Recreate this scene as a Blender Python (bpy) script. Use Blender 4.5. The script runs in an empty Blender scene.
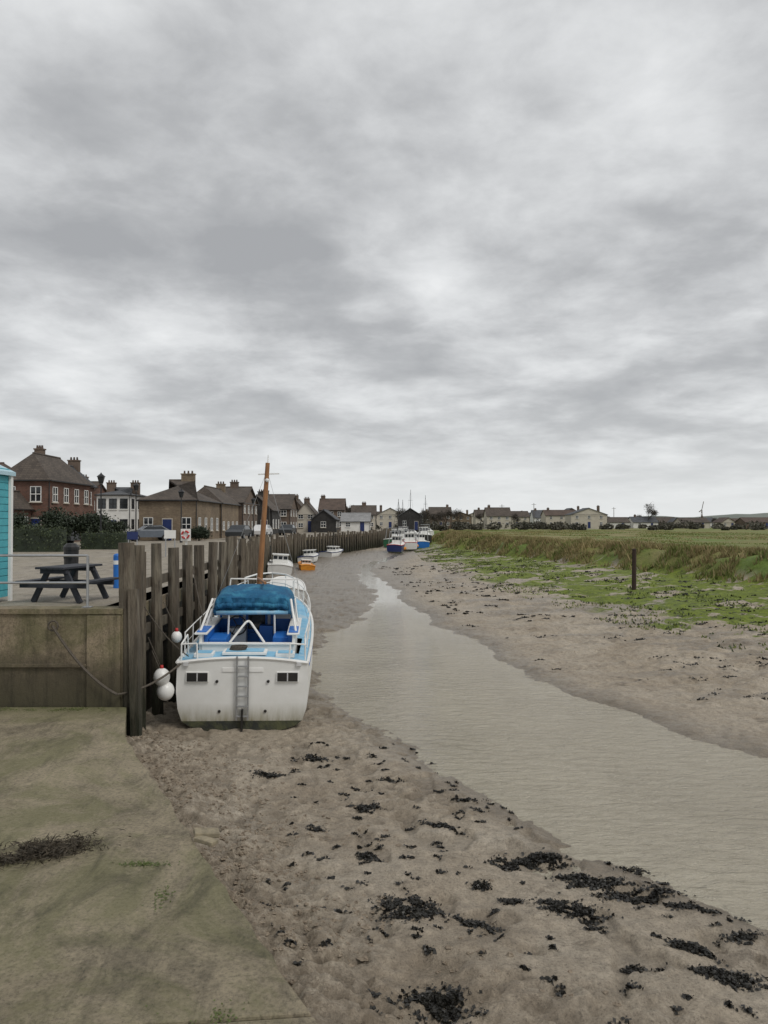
import bpy, math, random
import numpy as np
from mathutils import Matrix, Vector
random.seed(7); rng=np.random.default_rng(7)
scene=bpy.context.scene
R=math.radians
# ------------------------------------------------------------------ noise
TAB=rng.random((256,256))
def vn(x,y,s=0):
    x=np.asarray(x,float)+s*17.3; y=np.asarray(y,float)+s*9.7
    xi=np.floor(x).astype(int); yi=np.floor(y).astype(int)
    fx=x-xi; fy=y-yi; fx=fx*fx*(3-2*fx); fy=fy*fy*(3-2*fy)
    a=TAB[xi&255,yi&255]; b=TAB[(xi+1)&255,yi&255]; c=TAB[xi&255,(yi+1)&255]; d=TAB[(xi+1)&255,(yi+1)&255]
    return (a*(1-fx)+b*fx)*(1-fy)+(c*(1-fx)+d*fx)*fy
def fbm(x,y,o=4,s=0):
    t=0;a=.5;n=0
    for i in range(o):
        t=t+a*vn(x*2**i,y*2**i,s+i*3); n+=a; a*=.5
    return t/n
def sm(t): 
    t=np.clip(t,0,1); return t*t*(3-2*t)
# ------------------------------------------------------------------ materials
def newmat(name):
    m=bpy.data.materials.new(name); m.use_nodes=True
    nt=m.node_tree; return m,nt,nt.nodes,nt.links,nt.nodes['Principled BSDF']
def ramp(N,pts):
    r=N.new('ShaderNodeValToRGB'); e=r.color_ramp.elements
    while len(e)<len(pts): e.new(.5)
    for i,(p,c) in enumerate(pts):
        e[i].position=p; e[i].color=(c[0],c[1],c[2],1) if hasattr(c,'__len__') else (c,c,c,1)
    return r
def noise(N,L,vec,scale,det=4,rough=.6,dist=0):
    n=N.new('ShaderNodeTexNoise'); n.inputs['Scale'].default_value=scale; n.inputs['Detail'].default_value=det
    n.inputs['Roughness'].default_value=rough; n.inputs['Distortion'].default_value=dist
    if vec is not None: L.new(vec,n.inputs['Vector'])
    return n
def mixc(N,L,f,a,b,mode='MIX'):
    m=N.new('ShaderNodeMix'); m.data_type='RGBA'; m.blend_type=mode
    for s,v in ((m.inputs[0],f),(m.inputs[6],a),(m.inputs[7],b)):
        if isinstance(v,(int,float)): s.default_value=v
        elif isinstance(v,tuple): s.default_value=(v[0],v[1],v[2],1)
        else: L.new(v,s)
    return m.outputs[2]
def mth(N,L,op,a,b=0.0,c=None,clamp=False):
    m=N.new('ShaderNodeMath'); m.operation=op; m.use_clamp=clamp
    vals=[a,b] if c is None else [a,b,c]
    for i,v in enumerate(vals):
        if isinstance(v,(int,float)): m.inputs[i].default_value=v
        else: L.new(v,m.inputs[i])
    return m.outputs[0]
def bump(N,L,h,dist,strength=1,prev=None):
    b=N.new('ShaderNodeBump'); b.inputs['Distance'].default_value=dist; b.inputs['Strength'].default_value=strength
    L.new(h,b.inputs['Height'])
    if prev is not None: L.new(prev,b.inputs['Normal'])
    return b.outputs[0]
def mat(name,c1,c2=None,rough=.7,scale=3,bumpd=0.0,bscale=None,metal=0,stretch=(1,1,1),dirt=None,dirtpos=.6,low=None):
    m,nt,N,L,P=newmat(name)
    if c2 is None: c2=tuple(v*.8 for v in c1)
    tc=N.new('ShaderNodeTexCoord'); mp=N.new('ShaderNodeMapping'); mp.inputs['Scale'].default_value=stretch
    L.new(tc.outputs['Object'],mp.inputs['Vector']); v=mp.outputs[0]
    n=noise(N,L,v,scale,6,.65)
    r=ramp(N,[(.3,c2),(.7,c1)]); L.new(n.outputs[0],r.inputs[0]); col=r.outputs[0]
    if dirt:
        n2=noise(N,L,v,scale*.37,5,.7,.5); r2=ramp(N,[(dirtpos-.1,0),(dirtpos+.1,1)]); L.new(n2.outputs[0],r2.inputs[0])
        col=mixc(N,L,r2.outputs[0],col,dirt)
    if low: # grime that thickens towards the foot of the object: (z at full, z at none, colour)
        s=N.new('ShaderNodeSeparateXYZ'); L.new(tc.outputs['Object'],s.inputs[0]); mr=N.new('ShaderNodeMapRange')
        mr.inputs[1].default_value=low[1]; mr.inputs[2].default_value=low[0]; L.new(s.outputs[2],mr.inputs[0])
        mp2=N.new('ShaderNodeMapping'); mp2.inputs['Scale'].default_value=(6,6,.8); L.new(tc.outputs['Object'],mp2.inputs['Vector'])
        n3=noise(N,L,mp2.outputs[0],1.4,6,.7); g=mth(N,L,'MULTIPLY',mr.outputs[0],mth(N,L,'MULTIPLY',n3.outputs[0],1.9),clamp=True)
        col=mixc(N,L,g,col,low[2])
    L.new(col,P.inputs['Base Color']); P.inputs['Roughness'].default_value=rough; P.inputs['Metallic'].default_value=metal
    if bumpd:
        nb=noise(N,L,v,bscale or scale*6,5,.6); L.new(bump(N,L,nb.outputs[0],bumpd),P.inputs['Normal'])
    return m
def tilemat(name,c1,c2,mortar,bw,rh,ms,rough=.9,lo=.6,hi=1.15,nsc=.7):
    m,nt,N,L,P=newmat(name)
    tc=N.new('ShaderNodeTexCoord'); s=N.new('ShaderNodeSeparateXYZ'); L.new(tc.outputs['Object'],s.inputs[0])
    c=N.new('ShaderNodeCombineXYZ'); L.new(mth(N,L,'ADD',s.outputs[0],s.outputs[1]),c.inputs[0]); L.new(s.outputs[2],c.inputs[1])
    b=N.new('ShaderNodeTexBrick'); L.new(c.outputs[0],b.inputs['Vector']); b.inputs['Scale'].default_value=1
    b.inputs['Brick Width'].default_value=bw; b.inputs['Row Height'].default_value=rh; b.inputs['Mortar Size'].default_value=ms
    b.inputs['Color1'].default_value=(*c1,1); b.inputs['Color2'].default_value=(*c2,1); b.inputs['Mortar'].default_value=(*mortar,1)
    n=noise(N,L,tc.outputs['Object'],nsc,6,.75); r=ramp(N,[(.3,lo),(.7,hi)]); L.new(n.outputs[0],r.inputs[0])
    L.new(mixc(N,L,1.0,b.outputs[0],r.outputs[0],'MULTIPLY'),P.inputs['Base Color']); P.inputs['Roughness'].default_value=rough
    return m
M={}
M['white']=mat('white_gelcoat',(.80,.80,.78),(.70,.70,.67),.35,2.5,dirt=(.55,.53,.47),dirtpos=.7)
M['hullwhite']=mat('hull_white_gelcoat',(.80,.80,.78),(.72,.72,.69),.35,2.5,dirt=(.64,.63,.58),dirtpos=.7,low=(.20,.62,(.28,.26,.18)))
M['whitepaint']=mat('white_paint',(.80,.80,.78),(.70,.69,.66),.6,2)
M['antifoul']=mat('antifoul_paint',(.04,.045,.035),(.018,.02,.018),.7,6,.01,dirt=(.09,.095,.045),dirtpos=.54)
M['deck']=mat('light_blue_deck',(.26,.52,.70),(.16,.40,.60),.6,5,dirt=(.42,.52,.58),dirtpos=.62)
M['blue']=mat('blue_paint',(.02,.17,.56),(.012,.12,.44),.45,4)
M['navy']=mat('navy_paint',(.012,.03,.13),(.01,.02,.09),.4,4)
M['canvas']=mat('blue_canvas',(.010,.125,.25),(.007,.07,.16),.85,5,.04,4,dirt=(.04,.22,.34),dirtpos=.6)
M['dark']=mat('dark_plastic',(.025,.022,.02),(.012,.012,.012),.4,5)
M['glass']=mat('window_glass',(.03,.035,.04),(.015,.018,.02),.08,1)
M['varnish']=mat('varnished_mast_wood',(.36,.17,.065),(.20,.09,.035),.5,4,stretch=(4,4,.6))
M['steel']=mat('galvanised_steel',(.45,.46,.47),(.33,.34,.35),.4,5,metal=.6)
M['stain']=mat('stainless_rail',(.7,.71,.72),(.6,.6,.6),.3,5,metal=.3)
M['rope']=mat('rope_fibre',(.12,.10,.08),(.06,.052,.04),.9,30)
M['timber']=mat('weathered_timber',(.165,.135,.10),(.05,.04,.03),.9,3,.05,9,stretch=(5,5,.5),dirt=(.23,.20,.15),dirtpos=.58,low=(-3.6,-1.9,(.025,.027,.014)))
M['timberdark']=mat('wet_timber',(.04,.032,.023),(.016,.013,.010),.7,3,.03,9,stretch=(4,4,.6),dirt=(.05,.055,.02),dirtpos=.6)
M['plank']=mat('table_plastic',(.04,.043,.055),(.025,.027,.034),.7,6)
M['black']=mat('black_paint',(.018,.018,.02),(.012,.012,.013),.4,4)
M['turq']=mat('turquoise_paint',(.08,.42,.48),(.06,.33,.40),.6,5)
M['paleblue']=mat('pale_blue_roof',(.45,.62,.70),(.38,.55,.62),.6,5)
M['red']=mat('red_paint',(.5,.03,.03),(.38,.02,.02),.5,4)
M['orange']=mat('orange_plastic',(.75,.33,.03),(.6,.2,.02),.5,4)
M['green']=mat('green_paint',(.03,.16,.08),(.02,.1,.05),.5,4)
M['seaweed']=mat('seaweed',(.020,.018,.012),(.008,.007,.006),.5,12)
M['drift']=mat('dried_seaweed',(.075,.06,.04),(.03,.024,.016),.85,12)
M['hedge']=mat('hedge_leaves',(.055,.075,.028),(.025,.034,.015),.7,1.5)
M['holly']=mat('evergreen_leaves',(.03,.045,.02),(.012,.02,.01),.6,1.5)
M['bark']=mat('bark',(.08,.068,.055),(.05,.043,.035),.9,6)
M['dtree']=mat('distant_tree_foliage',(.11,.10,.075),(.05,.052,.04),.9,.12)
M['reed']=mat('reed_grass',(.36,.29,.14),(.20,.16,.07),.85,.35,dirt=(.17,.16,.06),dirtpos=.6)
M['mgrass']=mat('marsh_grass',(.17,.20,.05),(.11,.14,.03),.85,.3)
M['tile']=tilemat('brown_tile_roof',(.105,.085,.068),(.07,.057,.047),(.04,.03,.025),.3,.16,.012,.85,.6,1.3,.5)
M['tile2']=tilemat('red_tile_roof',(.12,.085,.065),(.085,.062,.05),(.045,.03,.025),.3,.16,.012,.85,.6,1.3,.5)
M['slate']=tilemat('slate_roof',(.10,.105,.115),(.07,.074,.082),(.04,.04,.04),.3,.16,.012,.8,.65,1.25,.5)
M['lslate']=tilemat('pale_asbestos_roof',(.30,.30,.30),(.24,.24,.24),(.15,.15,.15),.3,.16,.012,.85,.65,1.2,.5)
M['redbrick']=tilemat('red_brick',(.18,.078,.05),(.11,.052,.036),(.16,.13,.11),.225,.075,.008)
M['brownbrick']=tilemat('brown_brick',(.165,.115,.08),(.11,.078,.058),(.17,.14,.12),.225,.075,.008)
M['stockbrick']=tilemat('stock_brick',(.25,.19,.12),(.165,.12,.08),(.22,.18,.14),.225,.075,.008)
M['render']=mat('white_render',(.74,.73,.70),(.6,.59,.56),.85,.8)
M['cream']=mat('cream_render',(.52,.48,.40),(.43,.39,.33),.85,.8)
M['tarblack']=mat('tarred_weatherboard',(.04,.038,.036),(.022,.021,.02),.8,2)
M['rubber']=mat('rubber',(.02,.02,.02),None,.8)
M['carblue']=mat('car_paint_grey',(.12,.14,.17),None,.3); M['carwhite']=mat('car_paint_white',(.7,.7,.7),None,.3); M['carred']=mat('car_paint_dark',(.04,.045,.05),None,.3)

# ------------------------------------------------------------------ mesh builder
class MB:
    def __init__(s): s.v=[];s.f=[];s.m=[];s.X=Matrix.Identity(4)
    def add(s,vs,fs,mi=0):
        b=len(s.v)
        for p in vs: s.v.append(tuple(s.X@Vector(p)))
        for q in fs: s.f.append(tuple(b+i for i in q)); s.m.append(mi)
    def box(s,x0,x1,y0,y1,z0,z1,mi=0):
        s.add([(x0,y0,z0),(x1,y0,z0),(x1,y1,z0),(x0,y1,z0),(x0,y0,z1),(x1,y0,z1),(x1,y1,z1),(x0,y1,z1)],
              [(0,3,2,1),(4,5,6,7),(0,1,5,4),(1,2,6,5),(2,3,7,6),(3,0,4,7)],mi)
    def beam(s,p0,p1,w,h,mi=0):
        p0=Vector(p0);p1=Vector(p1);d=(p1-p0).normalized(); up=Vector((0,0,1)) if abs(d.z)<.95 else Vector((0,1,0))
        a=d.cross(up).normalized()*w/2; b=a.cross(d).normalized()*h/2
        vs=[p+i*a+j*b for p in (p0,p1) for i,j in((-1,-1),(1,-1),(1,1),(-1,1))]
        s.add(vs,[(0,1,2,3),(7,6,5,4),(0,4,5,1),(1,5,6,2),(2,6,7,3),(3,7,4,0)],mi)
    def cyl(s,p0,p1,r0,r1=None,n=8,mi=0,cap=True):
        if r1 is None: r1=r0
        p0=Vector(p0);p1=Vector(p1);d=(p1-p0).normalized(); up=Vector((0,0,1)) if abs(d.z)<.9 else Vector((1,0,0))
        a=d.cross(up).normalized(); b=a.cross(d)
        vs=[];
        for p,r in((p0,r0),(p1,r1)):
            for i in range(n):
                t=2*math.pi*i/n; vs.append(p+a*math.cos(t)*r+b*math.sin(t)*r)
        fs=[(i,(i+1)%n,n+(i+1)%n,n+i) for i in range(n)]
        if cap: fs+=[tuple(reversed(range(n))),tuple(range(n,2*n))]
        s.add(vs,fs,mi)
    def tube(s,pts,r,n=6,mi=0):
        for a,b in zip(pts[:-1],pts[1:]): s.cyl(a,b,r,r,n,mi)
    def ball(s,c,r,sc=(1,1,1),n=12,m=8,mi=0):
        vs=[];fs=[]
        for j in range(m+1):
            ph=math.pi*j/m
            for i in range(n):
                t=2*math.pi*i/n; vs.append((c[0]+r*sc[0]*math.sin(ph)*math.cos(t),c[1]+r*sc[1]*math.sin(ph)*math.sin(t),c[2]+r*sc[2]*math.cos(ph)))
        for j in range(m):
            for i in range(n): fs.append((j*n+i,(j+1)*n+i,(j+1)*n+(i+1)%n,j*n+(i+1)%n))
        s.add(vs,fs,mi)
    def loft(s,rows,mi=0,closed=False,mis=None):
        n=len(rows[0]); vs=[p for r in rows for p in r]; b=len(s.v)
        for p in vs: s.v.append(tuple(s.X@Vector(p)))
        for j in range(len(rows)-1):
            for i in range(n if closed else n-1):
                k=(i+1)%n
                s.f.append((b+j*n+i,b+j*n+k,b+(j+1)*n+k,b+(j+1)*n+i)); s.m.append(mis[i] if mis else mi)
    def obj(s,name,mats,parent=None,smooth=False,bevel=0):
        me=bpy.data.meshes.new(name); me.from_pydata(s.v,[],s.f); 
        for m in mats: me.materials.append(M[m] if isinstance(m,str) else m)
        me.polygons.foreach_set('material_index',s.m)
        if smooth: me.polygons.foreach_set('use_smooth',[True]*len(s.f))
        me.update(); o=bpy.data.objects.new(name,me); scene.collection.objects.link(o)
        if parent: o.parent=parent
        if bevel:
            b=o.modifiers.new('Bevel','BEVEL'); b.width=bevel; b.segments=2; b.limit_method='ANGLE'
        return o
def empty(name):
    o=bpy.data.objects.new(name,None); scene.collection.objects.link(o); o.empty_display_size=.3; return o
def quadcloud(name,C,sx,sz,mats,mi=None,flat=0.0,up=False,parent=None):
    """many small randomly oriented leaf/blade faces"""
    n=len(C); C=np.asarray(C)
    if up:
        a=rng.random(n)*2*np.pi; d=np.stack([np.cos(a),np.sin(a),np.zeros(n)],1)*np.reshape(sx,(-1,1))/2
        lean=rng.normal(0,.35,(n,3)); lean[:,2]=1; lean*=np.reshape(sz,(-1,1))
        V=np.stack([C-d,C+d,C+lean],1).reshape(-1,3); k=3
    else:
        u=rng.normal(size=(n,3)); u[:,2]*=(1-flat); u/=np.linalg.norm(u,axis=1)[:,None]+1e-9
        w=rng.normal(size=(n,3)); w[:,2]*=(1-flat); w-=u*(u*w).sum(1)[:,None]; w/=np.linalg.norm(w,axis=1)[:,None]+1e-9
        u*=np.reshape(sx,(-1,1))/2; w*=np.reshape(sz,(-1,1))/2
        V=np.stack([C-u-w*.5,C+u*.3-w,C+u+w*.5,C-u*.3+w],1).reshape(-1,3); k=4
    me=bpy.data.meshes.new(name); me.vertices.add(n*k); me.vertices.foreach_set('co',V.ravel())
    me.loops.add(n*k); me.loops.foreach_set('vertex_index',np.arange(n*k)); me.polygons.add(n)
    me.polygons.foreach_set('loop_start',np.arange(n)*k); me.polygons.foreach_set('loop_total',np.full(n,k))
    for m in mats: me.materials.append(M[m])
    if mi is not None: me.polygons.foreach_set('material_index',mi)
    me.update(); o=bpy.data.objects.new(name,me); scene.collection.objects.link(o)
    if parent: o.parent=parent
    return o

# ------------------------------------------------------------------ camera / light / sky
# z=0 is the photographer's eye; quay top is 1.65 m below, mud about 4.1 m below
QZ=-1.65; SZ=-3.3; WZ=-4.25
cam=bpy.data.cameras.new('camera'); co=bpy.data.objects.new('camera',cam); scene.collection.objects.link(co)
cam.sensor_fit='VERTICAL'; cam.sensor_height=36; cam.lens=26; cam.clip_end=12000; cam.clip_start=.1
co.location=(0,0,0); co.rotation_euler=(R(90.85),0,0); scene.camera=co
sun=bpy.data.lights.new('sun','SUN'); sun.energy=1.5; sun.angle=R(20); sun.color=(1,.96,.90)
so=bpy.data.objects.new('sun',sun); scene.collection.objects.link(so); so.rotation_euler=(R(40),0,R(50))
w=bpy.data.worlds.new('World'); scene.world=w; w.use_nodes=True; N=w.node_tree.nodes; L=w.node_tree.links
bg=N['Background']; out=N['World Output']
sky=N.new('ShaderNodeTexSky'); sky.sky_type='NISHITA'; sky.sun_disc=False; sky.sun_elevation=R(50); sky.sun_rotation=R(130)
L.new(sky.outputs[0],bg.inputs[0]); bg.inputs[1].default_value=.08
tc=N.new('ShaderNodeTexCoord'); s=N.new('ShaderNodeSeparateXYZ'); L.new(tc.outputs['Generated'],s.inputs[0])
zc=mth(N,L,'MAXIMUM',s.outputs[2],0.0); zz=mth(N,L,'ADD',zc,.17)
c=N.new('ShaderNodeCombineXYZ'); L.new(mth(N,L,'DIVIDE',s.outputs[0],zz),c.inputs[0]); L.new(mth(N,L,'DIVIDE',s.outputs[1],zz),c.inputs[1])
c.inputs[2].default_value=3.4
n1=noise(N,L,c.outputs[0],1.5,10,.52,.2); n2=noise(N,L,c.outputs[0],4.6,9,.58,.2); n3=noise(N,L,c.outputs[0],.55,2,.5,0)
h=mth(N,L,'ADD',mth(N,L,'MULTIPLY',n1.outputs[0],.52),mth(N,L,'MULTIPLY',n2.outputs[0],.27)); h=mth(N,L,'ADD',h,mth(N,L,'MULTIPLY',n3.outputs[0],.21))
def spot(d,lo,amt):   # a thicker or thinner part of the cloud layer
    global h
    d=Vector(d).normalized(); vm=N.new('ShaderNodeVectorMath'); vm.operation='DOT_PRODUCT'; L.new(tc.outputs['Generated'],vm.inputs[0]); vm.inputs[1].default_value=d
    mr=N.new('ShaderNodeMapRange'); mr.interpolation_type='SMOOTHSTEP'; mr.inputs[1].default_value=lo; mr.inputs[2].default_value=1; mr.inputs[4].default_value=amt; L.new(vm.outputs['Value'],mr.inputs[0]); h=mth(N,L,'ADD',h,mr.outputs[0])
spot((-.33,1,.50),.965,-.05); spot((.22,1,.58),.95,.06); spot((-.05,1,.29),.97,-.025); spot((.35,1,.27),.97,-.02); spot((.1,1,.42),.98,.025)
cr=ramp(N,[(.38,(.40,.409,.422)),(.45,(.48,.489,.50)),(.51,(.60,.61,.62)),(.57,(.73,.742,.75)),(.65,(.87,.88,.885))]); L.new(h,cr.inputs[0])
hz=ramp(N,[(0,1),(.04,.75),(.12,.2),(.25,0)]); L.new(zc,hz.inputs[0])
cc=mixc(N,L,hz.outputs[0],cr.outputs[0],(.83,.85,.855))
bg2=N.new('ShaderNodeBackground'); L.new(cc,bg2.inputs[0]); bg2.inputs[1].default_value=1.0
mx=N.new('ShaderNodeMixShader'); mx.inputs[0].default_value=.95; L.new(bg.outputs[0],mx.inputs[1]); L.new(bg2.outputs[0],mx.inputs[2]); L.new(mx.outputs[0],out.inputs[0])
scene.view_settings.view_transform='Standard'; scene.view_settings.look='None'; scene.view_settings.exposure=0

# ------------------------------------------------------------------ terrain
def I(y,pts): 
    a=np.array(pts); return np.interp(y,a[:,0],a[:,1])
LE=[(0,11),(5,6.6),(7.9,4.1),(9.4,2.85),(10.7,2.1),(14.3,.45),(18.9,-1.5),(23,-2.1),(27,-2.2),(30,-1.5),(33,-.9),(36.2,-0.4),(42,-.55),(46.8,-.6),(55,-1.6),(64,-2.2),(75,-1.8),(100,1.6),(130,5.5),(160,5.5)]
RE=[(0,20),(8,11),(13.1,6.8),(16.1,5.5),(18.9,4.4),(23,3.5),(30.9,2.2),(36,1.5),(40,1.0),(46.8,.55),(55,-.5),(64,-1.3),(75,-.9),(100,2.6),(130,7),(160,7)]
WL=[(-50,-5),(14,-5.0),(27,-5.4),(40,-7.2),(60,-9.8),(80,-9.2),(100,-6),(125,-1),(160,2),(250,2)]
BB=[(0,27),(40,20.6),(97,8.9),(130,9),(160,9)]
SE=lambda y:-.39-.545*(y-4.86)
def terr(x,y,full=False):
    x=np.asarray(x,float); y=np.asarray(y,float)
    wob=(fbm(x*.5,y*.5,3,1)-.5)*.9*np.clip(y/14,.5,1.6)+(fbm(x*2.3,y*2.3,2,4)-.5)*.25
    l=I(y,LE); r=I(y,RE); b=I(y,BB); 
    dl=l-x+wob; dr=x-r+wob
    ins=np.minimum(-dl,-dr)
    z=np.full(x.shape,WZ)
    left=dl>0; right=(dr>0)&~left; inn=~left&~right
    slope=sm((dl)/.5)*.06+np.clip(dl/4,0,1)*.12+sm(1-(x-SE(y))/1.8)*(y<16)*.30*sm((16-y)/3)
    z=np.where(left,WZ+slope,z)
    width=np.maximum(b-r,1)
    z=np.where(right,WZ+sm(dr/.6)*.07+.72*np.clip(dr/width,0,1)**1.1,z)
    z=np.where(inn,WZ-.3*sm(ins/.9),z)
    mudn=(fbm(x*1.3,y*1.3,4,2)-.5)*.17*np.clip(np.maximum(dl,dr)/.7,0,1)
    rough=sm(1-(x-SE(y)-.1)/2.7)*(y<14.5)*left
    rough=np.maximum(rough,.38*left*sm((fbm(x*.6,y*.6,3,12)-.46)/.1))
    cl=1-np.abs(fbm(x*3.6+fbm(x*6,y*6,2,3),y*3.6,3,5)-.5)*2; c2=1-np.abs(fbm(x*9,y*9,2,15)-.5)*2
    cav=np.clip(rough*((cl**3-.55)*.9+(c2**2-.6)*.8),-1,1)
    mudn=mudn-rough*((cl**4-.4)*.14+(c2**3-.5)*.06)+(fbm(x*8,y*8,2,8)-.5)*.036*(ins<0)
    hol=fbm(x*3.1,y*2.3,2,93); fp=left*sm((.36-hol)/.06); mudn=mudn-fp*.055
    rr=right*sm((dr-1.0)/3)
    mudn=mudn+rr*(np.abs(fbm(x*.9,y*1.6,4,22)-.5)-.1)*.38+rr*(fbm(x*2.5,y*3.5,3,27)-.5)*.10
    z=z+mudn
    bn=(fbm(x*.28,y*.28,3,31)-.5)*3.4
    bank=sm((x-b+bn)/3.0)
    z=z+bank*(1.5+(fbm(x*.5,y*.5,3,33)-.5)*.7)
    z=np.where(x>b+5,(-2.0+(fbm(x*.12,y*.12,3,34)-.5)*.3+ (z+2.0)*np.exp(-np.clip((x-b-5)/4,0,30))),z)
    z=np.where(x<I(y,WL)-.3,-4.4,z)
    far=sm((y-158)/40); z=z*(1-far)+far*(-2.0)
    if not full: return z
    wet=np.where(inn,1.0,np.clip(1-np.minimum(np.abs(dl),np.abs(dr))/ (1.0+y*.02),0,1))
    wet=np.maximum(wet,sm((y-25)/6)*left*sm((115-y)/10)*(.9+.1*sm((fbm(x*.4,y*.3,3,44)-.45)/.1)))
    wet=np.maximum(wet,fp*.45)
    wet=np.maximum(wet,sm((y-40)/12)*right*sm(1-(dr-1)/3.5)*.8)
    wet=np.maximum(wet,rr*sm((fbm(x*.35,y*1.1,4,48)-.54)/.05)*.6)
    al=right*sm((x-(I(y,[(0,14),(24,10.0),(42,6.8),(76,4.0),(110,4.3)]))+ (fbm(x*.3,y*.3,2,41)-.5)*5)/4)
    gr=np.maximum(sm((x-b+bn-.6)/1.3),far)
    return z,wet,al,gr,rough,np.maximum(cav,0)
ys=list(np.arange(1,24,.042)); st=.042
while ys[-1]<6000: st*=1.022; ys.append(ys[-1]+st)
xs=list(np.arange(-6,10,.042)); st=.042
while xs[-1]<50: st=min(st*1.03,.35); xs.append(xs[-1]+st)
while xs[-1]<5000: st*=1.2; xs.append(xs[-1]+st)
st=.055; lx=[-6]
while lx[-1]>-14: st=min(st*1.03,.3); lx.append(lx[-1]-st)
while lx[-1]>-5000: st*=1.3; lx.append(lx[-1]-st)
xs=np.array(lx[:0:-1]+xs); ys=np.array([-30,-10,0]+ys); 
X,Y=np.meshgrid(xs,ys); Z,wet,al,gr,rough,cav=terr(X,Y,True)
nx=len(xs); ny=len(ys)
me=bpy.data.meshes.new('ground'); me.vertices.add(nx*ny); me.vertices.foreach_set('co',np.stack([X,Y,Z],2).ravel())
idx=np.arange(nx*ny).reshape(ny,nx); q=np.stack([idx[:-1,:-1],idx[:-1,1:],idx[1:,1:],idx[1:,:-1]],2).reshape(-1,4)
nf=len(q); me.loops.add(nf*4); me.loops.foreach_set('vertex_index',q.ravel()); me.polygons.add(nf)
me.polygons.foreach_set('loop_start',np.arange(nf)*4); me.polygons.foreach_set('loop_total',np.full(nf,4))
me.polygons.foreach_set('use_smooth',np.ones(nf,bool)); me.update()
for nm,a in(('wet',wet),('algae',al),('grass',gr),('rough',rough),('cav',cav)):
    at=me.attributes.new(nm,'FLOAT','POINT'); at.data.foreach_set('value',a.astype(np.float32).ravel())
ground=bpy.data.objects.new('ground',me); scene.collection.objects.link(ground)
print('ground verts',nx*ny)
m,nt,N,L,P=newmat('mud_and_marsh'); me.materials.append(m)
def attr(n):
    a=N.new('ShaderNodeAttribute'); a.attribute_name=n; return a.outputs['Fac']
tc=N.new('ShaderNodeTexCoord'); v=tc.outputs['Object']
n1=noise(N,L,v,.6,7,.62,.3); r1=ramp(N,[(.3,(.30,.245,.18)),(.5,(.40,.34,.262)),(.72,(.48,.42,.335))]); L.new(n1.outputs[0],r1.inputs[0])
n2=noise(N,L,v,7,6,.7); r2=ramp(N,[(.3,.66),(.65,1.12)]); L.new(n2.outputs[0],r2.inputs[0])
col=mixc(N,L,1.0,r1.outputs[0],r2.outputs[0],'MULTIPLY')
n2=noise(N,L,v,34,6,.8); r2=ramp(N,[(.36,.42),(.47,.95),(.7,1.18)]); L.new(n2.outputs[0],r2.inputs[0])
col=mixc(N,L,.85,col,mixc(N,L,1.0,col,r2.outputs[0],'MULTIPLY'))
nr=noise(N,L,v,8,6,.75); rr=ramp(N,[(.42,0),(.56,1)]); L.new(nr.outputs[0],rr.inputs[0])
col=mixc(N,L,mth(N,L,'MULTIPLY',mth(N,L,'MULTIPLY',attr('rough'),rr.outputs[0]),.6),col,(.16,.125,.085))
col=mixc(N,L,mth(N,L,'MULTIPLY',attr('cav'),1.2,clamp=True),col,(.085,.066,.045))  # crevice shade painted into the mud colour
col=mixc(N,L,mth(N,L,'MULTIPLY',attr('wet'),.68),col,(.125,.103,.077))
nv=noise(N,L,v,2.2,8,.75,.4); nf2=noise(N,L,v,.5,3,.5); 
fk=ramp(N,[(.58,0),(.64,1)]); L.new(mth(N,L,'ADD',nv.outputs[0],mth(N,L,'MULTIPLY',mth(N,L,'SUBTRACT',nf2.outputs[0],.5),.25)),fk.inputs[0])
col=mixc(N,L,mth(N,L,'MULTIPLY',fk.outputs[0],.5),col,(.10,.078,.055))
na=noise(N,L,v,.42,9,.7,.6); thr=mth(N,L,'ADD',na.outputs[0],mth(N,L,'MULTIPLY',attr('algae'),.11))
ra=ramp(N,[(.555,0),(.585,1)]); L.new(thr,ra.inputs[0])
am=mth(N,L,'MULTIPLY',ra.outputs[0],mth(N,L,'MULTIPLY',attr('algae'),2.5,clamp=True),clamp=True)
nc=noise(N,L,v,2.2,8,.8); rc=ramp(N,[(.36,(.04,.048,.012)),(.46,(.10,.14,.012)),(.64,(.19,.24,.02))]); L.new(nc.outputs[0],rc.inputs[0])
col=mixc(N,L,mth(N,L,'MULTIPLY',am,.95),col,rc.outputs[0])
ng=noise(N,L,v,.07,8,.7,.5); rg=ramp(N,[(.36,(.28,.23,.11)),(.48,(.19,.185,.06)),(.6,(.13,.19,.035)),(.8,(.18,.235,.05))]); L.new(ng.outputs[0],rg.inputs[0])
ng2=noise(N,L,v,3,6,.8); rg2=ramp(N,[(.3,.6),(.7,1.2)]); L.new(ng2.outputs[0],rg2.inputs[0])
gcol=mixc(N,L,1.0,rg.outputs[0],rg2.outputs[0],'MULTIPLY')
ngm=noise(N,L,v,2,5,.7); gm=mth(N,L,'MULTIPLY',mth(N,L,'ADD',attr('grass'),mth(N,L,'MULTIPLY',mth(N,L,'SUBTRACT',ngm.outputs[0],.5),.8)),1.2,clamp=True)
gm=mth(N,L,'MULTIPLY',gm,mth(N,L,'MULTIPLY',attr('grass'),4,clamp=True))
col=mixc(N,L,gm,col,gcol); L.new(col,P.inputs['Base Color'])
rgh=mth(N,L,'SUBTRACT',.60,mth(N,L,'MULTIPLY',attr('wet'),.32)); rgh=mth(N,L,'ADD',rgh,mth(N,L,'MULTIPLY',mth(N,L,'MAXIMUM',gm,am),.3)); L.new(rgh,P.inputs['Roughness'])
P.inputs['Specular IOR Level'].default_value=.35
b1=noise(N,L,v,30,6,.75); b2=noise(N,L,v,6,6,.72,.3)
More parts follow.
